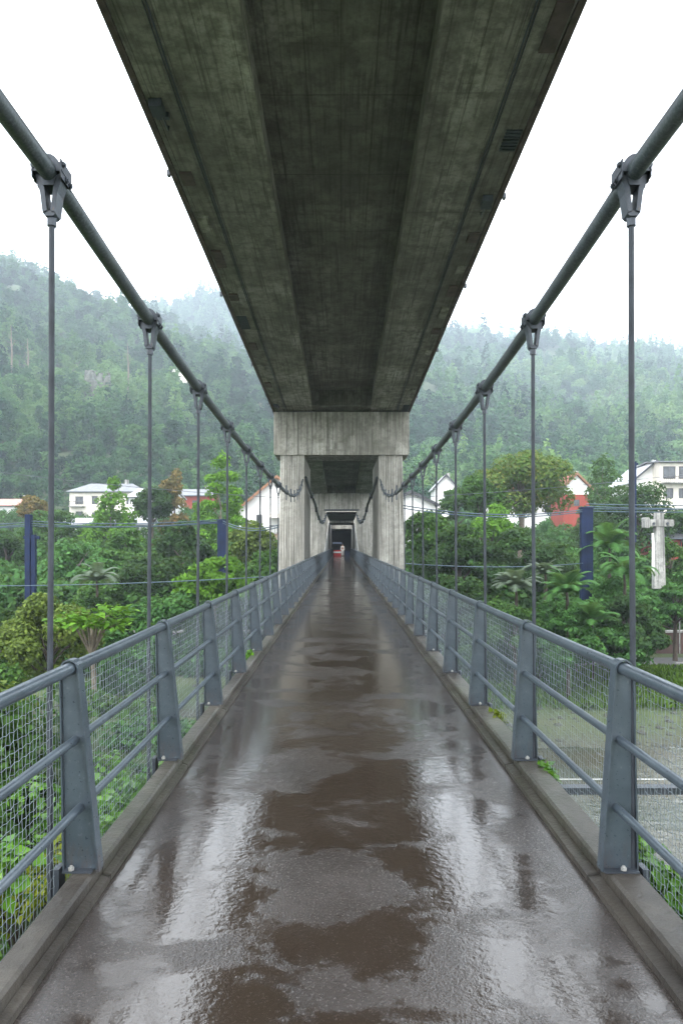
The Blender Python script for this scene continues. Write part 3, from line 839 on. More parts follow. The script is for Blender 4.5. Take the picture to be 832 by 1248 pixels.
def clamp_mb(sl_):
    """cast cable clamp: saddle over the cable, fork below with a slot, lug at the foot (cable centre at origin)"""
    mb = MB(); k = .068; hl = .065
    # saddle shell around the cable
    outer = [(.085*math.cos(a), .085*math.sin(a)*1.02) for a in [math.pi*i/10 for i in range(11)]]
    inner = [(.053*math.cos(a), .053*math.sin(a)) for a in [math.pi*i/10 for i in range(10, -1, -1)]]
    def ring(pts, y0, y1):
        n = len(pts); vs = [(x, y0, z+sl_*y0) for x, z in pts]+[(x, y1, z+sl_*y1) for x, z in pts]
        mb.add(vs, [(i, (i+1) % n, (i+1) % n+n, i+n) for i in range(n)]+[tuple(range(n-1, -1, -1)), tuple(range(n, 2*n))])
    for i in range(10):
        a0 = math.pi*i/10; a1 = math.pi*(i+1)/10
        ring([(.085*math.cos(a0), .09*math.sin(a0)), (.085*math.cos(a1), .09*math.sin(a1)), (.053*math.cos(a1), .053*math.sin(a1)), (.053*math.cos(a0), .053*math.sin(a0))], -hl, hl)
    # parting flanges on each side
    for sx in (-1, 1):
        a, b_ = sorted((sx*.055, sx*.099)); ring([(a, -.014), (b_, -.014), (b_, -.003), (a, -.003)], -hl-.006, hl+.006)
        # fork arms narrowing towards the lug
        arm = [(sx*.092, -.0145), (sx*.056, -.0145), (sx*.030, -.085), (sx*.012, -.225), (sx*.040, -.235), (sx*.056, -.12)]
        if sx > 0: arm = arm[::-1]
        ring(arm, -.042, .042)
        # stiff side plate with openings, longer than the saddle
        ring([(sx*.087, .055), (sx*.094, .055), (sx*.094, -.05), (sx*.087, -.05)][::1 if sx < 0 else -1], -hl-.01, hl+.01)
    ring([(-.052, -.030), (.052, -.030), (.034, -.082), (-.034, -.082)][::-1], -.05, .05)
    lug = [(-.040, -.222), (-.040, -.238), (-.026, -.252), (.026, -.252), (.040, -.238), (.040, -.222)]
    ring(lug, -.034, .034)
    return mb
def bolt_mb():
    mb = MB(); mb.tube([(-.112, 0, 0), (.112, 0, 0)], .012, 6, False); mb.tube([(-.104, 0, 0), (.104, 0, 0)], .019, 6, False); return mb
boltm = bolt_mb().mesh('bolt', M['dsteel'])
for s, side in ((-1, 'left'), (1, 'right')):
    for i in range(-1, hang_n):
        y = D0+SP*i; zc = zl(y)+zc_span(y)
        slope = (zc_span(y+.1)-zc_span(y-.1))/.2+.0108
        nm = 'nearest hanger in view' if i == 0 else ('hanger beside the camera' if i < 0 else '%s hanger from the camera' % ORD[i])
        h = empty('hanger', (s*XC, y, zl(y)), '%s, slim grey rod under the %s cable' % (nm, side), 'hanger rod', 'hangers linking the cables to the walkway')
        cl = clamp_mb(slope).build('clamp', M['dsteel'], h); cl.location = (0, 0, zc-zl(y)); cl.scale = (.78, .9, .86)
        if i < 4:
            for yy, zz in ((-.045, .035), (.0, .0), (.045, -.032)):
                bo = link('bolt', boltm, cl); bo.location = (0, yy, zz+slope*yy-.028 if yy == 0 else zz+slope*yy)
        r = MB(); zt = zc-zl(y)-.195
        r.tube([(0, 0, zt), (s*.002, 0, zt*.6), (s*.02-s*.01, 0, .9), (s*.008, 0, -.18)], .0145, 10)
        r.build('rod', M['rod'], h)
        r = MB(); r.tube([(0, 0, zt+.002), (0, 0, zt-.06)], .024, 6, False); r.build('nut', M['dsteel'], cl); 
        col.objects[-1].location = (0, 0, -(zc-zl(y))/.86); col.objects[-1].scale = (1/.78, 1/.9, 1/.86)
        r = MB(); x0, x1 = sorted((s*.012, s*.085)); r.box(-.03, .03, -.035, .035, -.22, -.10); r.build('lower_bracket', M['dsteel'], h)

# steel outrigger below the deck on the right, just past the second post
og = empty('outrigger_beam', (1.5, 6.2, -.42), 'dark steel outrigger beam sticking out below the right railing', 'beam')
b = MB(); b.box(.0, 14, -.03, .03, -.03, .03); b.box(0, 14, -.05, .05, .03, .038); b.build('web', M['dsteel'], og)
b = MB(); b.tube([(0, 0, .10), (14, 0, .10)], .006, 6); b.build('stay_wire', M['white'], og)

# ------------------------------------------------------------------ road bridge overhead
ub = empty('road_bridge', (0, 30, zu(30)), 'massive dark concrete road bridge passing overhead, stained green underneath', 'bridge')
def ublink(mb, nm, mat, par=ub):
    o = mb.build(nm, mat); o.parent = par
    if par is ub: o.location = (0, -30, -zu(30))
    return o
YU0, YU1 = -14, 70.0
for s in (-1, 1):
    for (a, b_) in ((YU0, YU1),):
        pts = [(1.40, 0), (3.22, 0), (3.22, .35), (3.30, .42), (3.30, 1.7), (1.50, 1.7), (1.50, .78), (1.44, .70)]
        pts = [(x*s, z) for x, z in pts]
        if s < 0: pts = pts[::-1]
        q = MB(); q.prism_y(pts, a, b_, zu, 24); ublink(q, 'box_girder', M['soffit'])
    q = MB()
    for (a, b_) in ((YU0, YU1),):
        pts = [(3.225, -.03), (3.335, -.03), (3.36, .03), (3.36, .40), (3.225, .40)]; pts = [(x*s, z) for x, z in pts]
        if s < 0: pts = pts[::-1]
        q.prism_y(pts, a, b_, zu, 24)
    ublink(q, 'edge_trim', M['rust'])
    # thin conduit and raised seam along the soffit
    q = MB(); q.tube([(s*2.66, y, zu(y)-.018) for y in (YU0, 0, 20, 32.9)], .016, 6); q.tube([(s*2.71, y, zu(y)-.012) for y in (YU0, 0, 20, 32.9)], .010, 6)
    ublink(q, 'conduit', M['dsteel'])
    rs = random.Random(4+s)
    y = 6.6
    k = 0
    while y < 32:
        L = rs.choice((.7, 1.1, 1.5)); kind = rs.choice((0, 1, 2, 1))
        q = MB(); g_ = lambda yy: zu(yy)
        xa, xb = sorted((s*2.90, s*3.19))
        if kind == 0 and y > 12:                              # ribbed drain grate
            n = int(L/.09)
            for j in range(n): q.box(xa, xb, y+j*.09, y+j*.09+.04, -.035, -.002, g_)
            ublink(q, 'drain_grate', M['dsteel'])
        elif kind <= 1:
            q.box(xa+.03, xb-.02, y, y+L*.6, -.05, -.003, g_); ublink(q, 'patch_plate', M['beamc'] if rs.random() < .5 else M['rust'])
        else:
            q.box(xa+.02, xb-.06, y, y+.3, -.13, -.003, g_); q.box(xa+.05, xb-.02, y+.34, y+.42, -.09, -.003, g_)
            q.tube([(s*3.02, y+.1, zu(y)-.10), (s*3.02, y+.7, zu(y)-.10), (s*3.02, y+.72, zu(y)-.01)], .018, 6)
            ublink(q, 'junction_box', M['dsteel'])
        if k % 3 == 0:
            q = MB(); xx0, xx1 = sorted((s*3.362, s*3.42)); q.box(xx0, xx1, y+.1, y+.2, -.01, .09, g_); ublink(q, 'edge_bolt', M['dsteel'])
        y += L+rs.uniform(.3, 1.5); k += 1
q = MB()
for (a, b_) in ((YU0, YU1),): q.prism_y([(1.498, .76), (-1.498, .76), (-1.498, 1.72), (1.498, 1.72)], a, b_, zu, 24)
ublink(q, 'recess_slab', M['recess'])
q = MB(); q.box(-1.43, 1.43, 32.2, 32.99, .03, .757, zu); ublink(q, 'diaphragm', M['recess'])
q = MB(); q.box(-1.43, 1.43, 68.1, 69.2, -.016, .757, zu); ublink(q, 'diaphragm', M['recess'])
for s in (-1, 1):                                   # parapets, seen only from other places
    q = MB(); a, b_ = sorted((s*3.05, s*3.30)); q.box(a, b_, YU0, YU1, 1.7, 2.7, zu); ublink(q, 'parapet', M['beamc'])

# towers ------------------------------------------------------------------
tw = empty('bridge_tower', (0, 33, -7), 'pale board marked concrete tower carrying the road bridge over the walkway', 'tower', 'concrete towers over the walkway')
def tl(mb, nm, mat, par, org):
    o = mb.build(nm, mat); o.parent = par; o.location = (-org[0], -org[1], -org[2]); return o
Zb = zu(33)-.03
def leg(s, y0, y1, xi, xo_t, xo_b, zt, zb=-8.5, rib=.03):
    mb = MB(); 
    # outline with shallow vertical grooves on the front and the sides
    def outline(xo):
        pts = []; n = 5; wdt = xo-xi
        for i in range(n):
            a = xi+wdt*i/n; b = xi+wdt*(i+1)/n
            pts += [(a+.012, y0), (b-.012, y0), (b-.006, y0+rib), (b+.006, y0+rib)] if i < n-1 else [(a+.012, y0), (b-.03, y0)]
        pts += [(xo, y0+.03), (xo, y1), (xi, y1)]
        m = 8
        for i in range(m, 0, -1):
            a = y0+(y1-y0)*i/m; b = y0+(y1-y0)*(i-1)/m
            if i < m: pts += [(xi+rib*.6, a+.008), (xi+rib*.6, a-.008)]
            pts += [(xi, a-.02), (xi, b+.02)]
        return pts
    A = outline(xo_b); B = outline(xo_t); n = len(A)
    vs = [(x*s, y, zb) for x, y in A]+[(x*s, y, zt) for x, y in B]
    fs = [(i, (i+1) % n, (i+1) % n+n, i+n) for i in range(n)]+[tuple(range(n-1, -1, -1)), tuple(range(n, 2*n))]
    if s < 0: fs = [f[::-1] for f in fs]
    mb.add(vs, fs); return mb
org = (0, 33, -7)
for s in (-1, 1):
    tl(leg(s, 33.15, 39.5, 1.80, 2.96, 3.24, 6.45), 'leg', M['tower'], tw, org)
q = MB(); b0, b1 = 6.42, Zb-.05
q.prism_y([(-3.27+.05, b0), (3.27-.05, b0), (3.27, b0+.05), (3.27, b1-.03), (3.24, b1), (-3.24, b1), (-3.27, b1-.03), (-3.27, b0+.05)], 33.0, 35.2)
tl(q, 'crossbeam', M['beamc'], tw, org)
for s in (-1, 1):
    q = MB(); a, b_ = sorted((s*1.5, s*3.18)); q.box(a, b_, 33.25, 35.1, b1+.002, b1+.075); tl(q, 'bearing_gap_fill', M['dsteel'], tw, org)  # dark bearing boxes, widened to block the slit of light above the crossbeam
# portal wall with the passage
pw = empty('portal_wall', (0, 68, -5), 'pale concrete portal wall with a square passage at the far end', 'tower')
org = (0, 68, -5); ztop = zu(68)-.02
zo = zl(68)+CZ+3.35
q = MB(); q.box(-3.4, -1.57, 68, 69.4, -7, zo); tl(q, 'pier', M['tower'], pw, org)
q = MB(); q.box(1.57, 3.4, 68, 69.4, -7, zo); tl(q, 'pier', M['tower'], pw, org)
q = MB(); q.box(-3.42, 3.42, 67.97, 69.4, zo+.003, ztop); tl(q, 'lintel', M['tower'], pw, org)
q = MB(); q.box(-1.75, 1.75, 67.85, 67.965, zo-.02, zo+.10); tl(q, 'drip_moulding', M['dsteel'], pw, org)
for s in (-1, 1):                                     # battered side walls of the passage
    q = MB(); x0, x1 = sorted((s*1.535, s*1.565)); x0, x1 = sorted((s*1.53, s*1.60))
    q.prism_x([(54, zl(54)-.3), (104.4, zl(104)-.3), (104.4, zl(104)+6.6), (88, zl(88)+5.0)], x0 if s < 0 else x0, x1)
    fw = tl(q, 'wing_wall', M['innerc'], pw, org)
q = MB(); q.box(-1.52, 1.52, 84.0, 84.8, zl(85)+CZ+2.6, zl(85)+CZ+3.05); tl(q, 'passage_beam', M['tower'], pw, org)
q = MB(); q.box(-1.52, 1.52, 69.45, 84.0, zl(76)+CZ+2.95, zl(76)+CZ+3.2); tl(q, 'passage_roof', M['dark'], pw, org)  # near-black slab added to darken the upper part of the opening
q = MB(); q.box(-1.52, 1.52, 84.85, 95.5, zl(85)+CZ+2.75, zl(85)+CZ+3.0); tl(q, 'passage_roof', M['beamc'], pw, org)
# far hall the walkway runs into
eh = empty('end_building', (0, 104, 1), 'dark open hall at the far end of the walkway', 'building')
org = (0, 104, 1)
q = MB(); q.box(-9, -1.61, 104.5, 112, -3, 9.5); q.box(1.61, 9, 104.5, 112, -3, 9.5); q.box(-1.6, 1.6, 104.5, 112, 5.2, 9.5); tl(q, 'wall', M['tower'], eh, org)
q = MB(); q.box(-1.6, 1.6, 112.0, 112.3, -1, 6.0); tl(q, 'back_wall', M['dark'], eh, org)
q = MB(); q.box(-1.6, 1.6, 104.0, 112, .6, zl(104)-.005); tl(q, 'floor_slab', M['asphalt'], eh, org)
q = MB(); q.box(-9.3, 9.3, 104.2, 112.4, 9.503, 9.8); tl(q, 'roof', M['roofg'], eh, org)
zf = zl(104)
st = empty('market_stall', (-.62, 100.2, zl(100.2)+.002), 'small red and white stall at the far end of the passage', 'stall')
q = MB(); q.box(-.55, .55, -.3, .3, .02, .85); q.build('counter', M['redc'], st)
q = MB(); q.box(-.6, .6, -.36, -.32, .42, .66); q.build('white_band', M['white'], st)
q = MB(); q.prism_x([(-.55, 1.75), (.35, 1.95), (.35, 2.0), (-.55, 1.8)], -.65, .65); q.build('awning', M['navy'], st)
for x in (-.6, .6):
    q = MB(); q.tube([(x, -.5, 0), (x, -.5, 1.78)], .025, 6); q.build('pole', M['dsteel'], st)
cr = empty('storage_crate', (.85, 100.6, zl(100.6)+.002), 'dark blue crate standing right of the person in white', 'crate')
q = MB(); q.box(-.35, .35, -.3, .3, 0, .7); q.build('crate_body', M['navy'], cr)
q = MB(); q.box(-.38, .38, -.33, .33, .703, .76); q.build('lid', M['blue'], cr)
# person in white at the end of the passage
def person(loc, rz, label):
    root = empty('person', loc, label, 'person', None, rz)
    V = [(0,0,.95),(0,0,1.18),(0,0,1.40),(0,0,1.50),(0,-.01,1.60),(0,-.01,1.70),
         (.19,0,1.38),(.24,0,1.10),(.25,-.06,.86),(.25,-.08,.76),(-.19,0,1.38),(-.24,0,1.10),(-.25,-.06,.86),(-.25,-.08,.76),
         (.10,0,.88),(.11,-.02,.48),(.11,.02,.08),(.12,-.12,.03),(-.10,0,.88),(-.11,-.04,.48),(-.11,-.02,.08),(-.12,-.16,.03)]
    E = [(0,1),(1,2),(2,3),(3,4),(4,5),(2,6),(6,7),(7,8),(8,9),(2,10),(10,11),(11,12),(12,13),(0,14),(14,15),(15,16),(16,17),(0,18),(18,19),(19,20),(20,21)]
    Rd = [.15,.13,.15,.055,.09,.08,.06,.045,.035,.03,.06,.045,.035,.03,.09,.06,.045,.035,.09,.06,.045,.035]
    def skin(nm, idx, mat, grow, par):
        mp = {v: i for i, v in enumerate(idx)}; me = bpy.data.meshes.new(nm)
        me.from_pydata([V[i] for i in idx], [(mp[a], mp[b]) for a, b in E if a in mp and b in mp], [])
        o = link(nm, me, par)
        m = o.modifiers.new('skin', 'SKIN'); o.modifiers.new('sub', 'SUBSURF').levels = 1; o.modifiers['sub'].render_levels = 1
        for k, i in enumerate(idx):
            sv = me.skin_vertices[0].data[k]; r = Rd[i]+grow; sv.radius = (r, r*.75 if i < 4 else r); sv.use_root = (k == 0)
        me.materials.append(mat); return o
    bd = skin('body', list(range(22)), M['skin'], 0, root)
    skin('white_shirt', [1, 2, 6, 7, 8, 10, 11, 12], M['white'], .02, bd)
    skin('pale_trousers', [0, 14, 15, 16, 18, 19, 20], M['white'], .02, bd)
    q = MB(); vs = []
    for j in range(6):
        for i in range(10):
            th = math.pi*.62*j/5; ph = 2*math.pi*i/10; vs.append((.105*math.sin(th)*math.cos(ph), .02+.115*math.sin(th)*math.sin(ph), 1.665+.125*math.cos(th)))
    q.add(vs, [(j*10+i, j*10+(i+1) % 10, (j+1)*10+(i+1) % 10, (j+1)*10+i) for j in range(5) for i in range(10)], True); q.build('hair', M['hair'], bd)
    return root
person((.16, 99.4, zl(99.4)), 0, 'person in white clothes standing at the far end of the walkway')

# ------------------------------------------------------------------ houses
def window(root, x, y, z, w_, h_, face='y', frame='frame'):
    """window set into a wall facing the camera (-y)"""
    f = MB(); t = .09
    f.box(x-w_/2, x+w_/2, y-.07, y+.02, z, z+t); f.box(x-w_/2, x+w_/2, y-.07, y+.02, z+h_-t, z+h_)
    f.box(x-w_/2, x-w_/2+t, y-.068, y+.02, z+t, z+h_-t); f.box(x+w_/2-t, x+w_/2, y-.068, y+.02, z+t, z+h_-t); f.box(x-.035, x+.035, y-.06, y+.02, z+t, z+h_-t)
    fo = f.build('window', M[frame], root)
    g = MB(); g.box(x-w_/2+t, x+w_/2-t, y-.025, y+.01, z+t, z+h_-t); g.build('pane', M['glass'], fo)
def house(name, px, pyb, d, W, D, Hw, Hr, wall, roof, label, axis='x', rz=0, wins=(), balcony=None, over=.5, hip=0, chimney=True, lower=None, cat='house'):
    p = at(px, pyb, d)
    r = empty(name, p, label, cat, None, rz)
    q = MB(); z0 = -6
    if axis == 'x':     # ridge runs left-right
        q.box(-W/2, W/2, 0, D, z0, Hw)
        if not hip: q.prism_x([(0, Hw), (D, Hw), (D/2, Hw+Hr)], -W/2, W/2)
        q.build('wall', M[wall], r)
        q = MB(); t = .22; o = over; sl_ = Hr/(D/2); hx = hip
        def slab(sy):
            yE = -o if sy < 0 else D+o; ze = Hw-sl_*o+.03
            A = [(-W/2-o, yE, ze), (W/2+o, yE, ze), (W/2+o-hx, D/2, Hw+Hr+.03), (-W/2-o+hx, D/2, Hw+Hr+.03)]
            Bv = [(x, y, z+t) for x, y, z in A]; q.add(A+Bv, [(0,1,2,3), (7,6,5,4), (0,4,5,1), (1,5,6,2), (2,6,7,3), (3,7,4,0)])
        slab(-1); slab(1)
        if hx:
            for sx in (-1, 1):
                e = sx*(W/2+o); A = [(e, -o, Hw-sl_*o+.03), (e, D+o, Hw-sl_*o+.03), (sx*(W/2+o-hx), D/2, Hw+Hr+.03)]
                Bv = [(x, y, z+t) for x, y, z in A]; q.add(A+Bv, [(0,1,2), (5,4,3), (0,3,4,1), (1,4,5,2), (2,5,3,0)])
        ro = q.build('roof', M[roof], r)
        gq = MB(); gq.tube([(-W/2-o, -o-.08, Hw-sl_*o+.05), (W/2+o, -o-.08, Hw-sl_*o+.05)], .09, 6); gq.tube([(W/2-.2, -o-.08, Hw-sl_*o+.05), (W/2-.2, -.1, Hw-.5), (W/2-.2, -.1, -2)], .06, 5); gq.build('gutter', M['dsteel'], ro)
        if chimney: c = MB(); c.box(W*.2, W*.2+.7, D*.45, D*.45+.7, Hw+Hr*.6, Hw+Hr+1.1); c.build('chimney', M['stonew'], ro)
    else:               # gable faces the camera
        q.box(-W/2, W/2, 0, D, z0, Hw); q.prism_y([(-W/2, Hw), (W/2, Hw), (0, Hw+Hr)], 0, D); q.build('wall', M[wall], r)
        q = MB(); o = over; sl_ = Hr/(W/2); t = .25
        for sx in (-1, 1):
            A = [(sx*(W/2+o), Hw-sl_*o+.03), (0, Hw+Hr+.03), (0, Hw+Hr+.03+t), (sx*(W/2+o), Hw-sl_*o+.03+t)]
            if sx > 0: A = A[::-1]
            q.prism_y(A, -o, D+o)
        ro = q.build('roof', M[roof], r)
        q = MB()
        for sx in (-1, 1):
            A = [(sx*(W/2+o+.02), Hw-sl_*o-.14), (0, Hw+Hr-.12), (0, Hw+Hr+.33), (sx*(W/2+o+.02), Hw-sl_*o+.30)]
            if sx > 0: A = A[::-1]
            q.prism_y(A, -o-.10, -o-.003)
        q.build('barge_board', M['wood'] if roof in ('roofr', 'roofg') else M['roofd'], ro)
        if chimney: c = MB(); c.box(W*.15, W*.15+.6, D*.4, D*.4+.6, Hw+Hr*.5, Hw+Hr+.9); c.build('chimney', M['stonew'], ro)
    for (x, z, ww, hh) in wins: window(r, x, -.0, z, ww, hh)
    if balcony:
        x0, x1, z, dep = balcony
        q = MB(); q.box(x0, x1, -dep, -.003, z-.2, z); bo = q.build('balcony', M['stonew'], r)
        q = MB(); q.box(x0, x1, -dep, -dep+.06, z+.9, z+1.0)
        n = max(2, int((x1-x0)/.35))
        for i in range(n+1): xx = x0+.02+(x1-x0-.09)*i/n; q.box(xx, xx+.05, -dep+.005, -dep+.05, z, z+.9)
        q.build('balustrade', M['frame'], bo)
    return r
house('house', 128, 640, 150, 15.5, 9, 7.4, 1.9, 'wallc', 'roofg', 'long cream two storey house with grey hipped roof on the left', hip=3.5,
      wins=((-5.6, 4.6, 1.7, 1.7), (-2.2, 4.6, 1.3, 1.8), (1.8, 4.6, 1.3, 1.8), (5.4, 4.6, 1.3, 1.8), (-5.6, 1.2, 1.5, 1.8), (-2.2, 1.2, 1.2, 1.6), (2, 1.2, 1.2, 1.6)), balcony=(-7.6, -4.2, 4.2, 1.2))
house('house', 178, 638, 142, 8, 9, 5.6, 1.9, 'wallw', 'roofl', 'white house with pale metal roof right of the cream house', chimney=False, rz=-.25, wins=((-2, 2, 1.3, 1.6), (2, 2, 1.3, 1.6)))
house('shed', 130, 650, 118, 15, 4, 1.6, .9, 'wallw', 'roofl', 'low white shed with pale lean roof below the cream house', chimney=False, wins=((-4, .2, 2, 1), (1, .2, 2, 1), (5, .2, 1.2, 1)), cat='shed')
house('house', 238, 632, 165, 8, 8, 5.6, 1.6, 'wallr', 'roofg', 'red walled house with grey roof behind the layered green tree', wins=((0, 2.8, 1.4, 1.6), (3, 2.8, 1.4, 1.6)))
house('house', 338, 650, 98, 11.0, 9, 3.4, 4.6, 'wallw', 'roofr', 'white gabled house with brown verge beside the left tower leg', axis='gable', wins=((-2.6, .5, .8, 2.2), (-4.6, .5, 1.0, 1.5), (1.2, .4, 1.5, 1.5)), balcony=(-1.0, 3.5, .1, 1.5), over=.7)
q = MB(); q.prism_x([(-2.4, 2.1), (-.02, 2.7), (-.02, 2.8), (-2.4, 2.2)], -1.3, 3.6); hh = [o for o in col.objects if o.name.startswith('house')][-1]
aw = q.build('awning', M['wallc'], hh)
q = MB(); q.box(-1.6, 4.2, -1.7, -.4, -2.0, -1.4); q.build('orange_canopy', M['orange'], hh)
house('house', 8, 640, 160, 11, 8, 4.6, 1.6, 'wallw', 'roofp', 'low white house with pink tiled roof at the far left edge', wins=((2, 1, 1.4, 1.2),))
house('house', 500, 652, 92, 6.6, 8, 4.1, 1.6, 'wallw', 'roofd', 'white walled outbuilding with sloping dark roof beside the right tower leg', axis='gable', chimney=False, wins=((1.0, .8, .8, 1),))
house('house', 543, 625, 150, 4.8, 7, 5.6, 2.6, 'wallw', 'roofl', 'narrow white gabled house behind the hangers on the right', axis='gable', wins=((0, 3.5, 1, 1.3),))
house('house', 648, 634, 128, 15, 9, 4.2, 3.2, 'wallw', 'roofr', 'wide house with red tiled roof behind the large round tree', wins=((-5, 1.4, 1.4, 1.6), (-1, 1.4, 1.4, 1.6), (3, 1.4, 1.4, 1.6)))
house('house', 702, 628, 118, 4.6, 7, 4.8, 2.3, 'wallr', 'roofr', 'small house with white gable and red walls right of the round tree', axis='gable', wins=((0, 1.6, 1.0, 1.1),), over=.45)
hh = [o for o in col.objects if o.name.startswith('house')][-1]
q = MB(); q.prism_y([(-2.15, 3.6), (2.15, 3.6), (2.15, 4.75), (0, 6.9), (-2.15, 4.75)], -.06, -.004); q.build('white_gable', M['wallw'], hh)
house('house', 798, 640, 125, 8.6, 10, 8.0, 3.6, 'wallw', 'roofl', 'large white gabled house with round attic window at the right edge', axis='gable', wins=((-2.4, 4.6, 1.1, 1.4), (1.8, 4.6, 1.1, 1.4)), over=.6)
hh = [o for o in col.objects if o.name.startswith('house')][-1]
q = MB(); q.tube([(.2, -.12, 9.2), (.2, .05, 9.2)], .42, 14, False); q.build('round_window', M['glass'], hh)
house('apartment_building', 838, 640, 122, 10, 10, 11.2, .5, 'wallc', 'roofg', 'grey flat roofed block with glazed balconies at the right edge', wins=((-3.4, 8.3, 2.2, 2.2), (-.6, 8.3, 2.2, 2.2), (2.4, 8.3, 2.2, 2.2), (-3.4, 4.8, 1.4, 1.8), (-1, 4.8, 1.4, 1.8)), balcony=(-4.9, 4.9, 7.6, 1.3), chimney=False, cat='apartment block')
house('shed', 812, 674, 78, 3.4, 3, 1.7, .4, 'wallr', 'roofd', 'small red shed behind the pale cross shaped pole', chimney=False, wins=((.8, .5, .6, .6),), cat='shed')
# little houses up on the hillsides
for (px, py, d, hz_, uu, v, wall, roof, lab) in ((283, 0, 0, h_l, 290, vfor(h_l, 290, 452), 'wallw', 'roofl', 'tiny white farmhouse high on the left hillside'), (0, 0, 0, h_l, 222, vfor(h_l, 222, 475), 'wallc', 'roofl', 'tiny pale hut halfway up the left hillside'),
        (0, 0, 0, h_r, 749, vfor(h_r, 749, 455), 'wallw', 'roofr', 'tiny red roofed house high on the right hillside'), (0, 0, 0, h_r, 675, vfor(h_r, 675, 445), 'wallw', 'roofl', 'tiny white house left of the red roofed one on the right hillside')):
    p = hz_(uu, v); r = empty('farmhouse', (p.x, p.y-6, p.z+7), lab, 'house')
    q = MB(); q.box(-5, 5, 0, 7, -8, 4); q.prism_x([(0, 4), (7, 4), (3.5, 6.4)], -5, 5); r.scale = (.75, .75, .6); q.build('wall', M[wall], r)
    q = MB()
    for (y0, y1) in ((-.5, 3.5), (7.5, 3.5)):
        A = [(-5.4, y0, 3.8), (5.4, y0, 3.8), (5.4, y1, 6.5), (-5.4, y1, 6.5)]; q.add(A+[(x, y, z+.25) for x, y, z in A], [(0,1,2,3), (7,6,5,4), (0,4,5,1), (1,5,6,2), (2,6,7,3), (3,7,4,0)])
    q.build('roof', M[roof], r)

# ------------------------------------------------------------------ blue posts, cables, pole
def bluepost(px, top, bot, d, w_, label, twin=False, arm=None):
    p = at(px, bot, d); H = (bot-top)*d/F; ww = w_*d/F
    r = empty('blue_post', p, label, 'post', 'blue steel cable posts')
    q = MB(); q.bbox(-ww*.5, ww*.05 if twin else ww*.5, -.2, .2, -3, H if twin else H-.1, .03); q.build('post_shaft', M['blue'], r)
    if twin:
        q = MB(); q.bbox(ww*.12, ww*.5, -.16, .16, -3, H*.72, .03); q.build('side_shaft', M['blue'], r)
        q = MB(); q.box(-ww*.7, ww*.9, -.1, .1, H*.66, H*.70); q.build('bracket', M['blue'], r)
    else:
        q = MB(); q.box(-ww*.6, ww*.6, -.25, .25, H-.098, H); q.build('cap', M['blue'], r)
    if arm:
        q = MB(); q.box(-arm*d/F, 0, -.1, .1, H-.35, H-.15); q.build('arm', M['blue'], r)
    q = MB(); q.box(-ww*.12, ww*.02, -.225, -.203, 0, H*.8); q.build('cable_trunking', M['blue'], r)
    return r
bluepost(38, 627, 715, 46, 12, 'twin navy blue steel post rising from the trees at far left', True)
bluepost(271, 633, 676, 52, 11, 'short navy blue post with side arm beside the layered green tree', False, 30)
bluepost(714, 618, 706, 46, 14, 'thick navy blue square post right of the round tree')
bluepost(771, 541, 618, 58, 6, 'slender tall blue post behind the nearest right hanger', True)
def wire(name, pts, sag, r, mat, label, group='overhead cables'):
    a, b_ = Vector(pts[0]), Vector(pts[1])
    q = MB(); q.tube([a.lerp(b_, t/20)-Vector((0, 0, sag*4*(t/20)*(1-t/20))) for t in range(21)], r, 5)
    return tag(q.build(name, M[mat]), label, 'cable', group)
def bundle(p0, p1, label, n=3, mat='bluec', r=.035):
    o = empty('cable_bundle', p0, label, 'cable', 'overhead cables')
    rs = random.Random(n)
    for k in range(n):
        q = MB(); a = Vector((0, 0, .0+.16*k)); e = Vector(p1)-Vector(p0)+Vector((0, 0, .13*k)); s_ = rs.uniform(.1, .5)
        q.tube([a.lerp(e, t/24)-Vector((0, 0, s_*4*(t/24)*(1-t/24))) for t in range(25)], r, 5); q.build('strand', M[mat], o)
    return o
bundle(at(-160, 641, 46), at(38, 641, 46), 'blue cables left of the twin blue post')
bundle(at(38, 641, 46), at(271, 637, 52), 'blue cables strung between the two left blue posts')
bundle(at(271, 637, 52), (-3.1, 39.2, 3.3), 'blue cables from the short blue post to the left tower leg', 2)
bundle((3.1, 39.2, 4.3), at(714, 623, 46), 'blue green cables from the right tower leg to the thick blue post', 2)
bundle(at(714, 623, 46), at(1010, 618, 50), 'blue green cables right of the thick blue post', 4)
wire('overhead_wire', (at(-200, 543, 95), (-3.3, 69, 7.0)), 1.0, .03, 'dsteel', 'single thin dark wire high across the left hillside')
wire('overhead_wire', ((3.3, 69, 7.0), at(1050, 545, 95)), 1.0, .03, 'dsteel', 'single thin dark wire high across the right hillside')
wire('lower_cable', (at(-160, 712, 45), (-3.2, 38, .4)), .3, .03, 'bluec', 'low blue green cable in front of the left trees')
wire('lower_cable', ((3.2, 38, 1.1), at(714, 686, 46)), .25, .03, 'bluec', 'low blue green cable in front of the right trees')
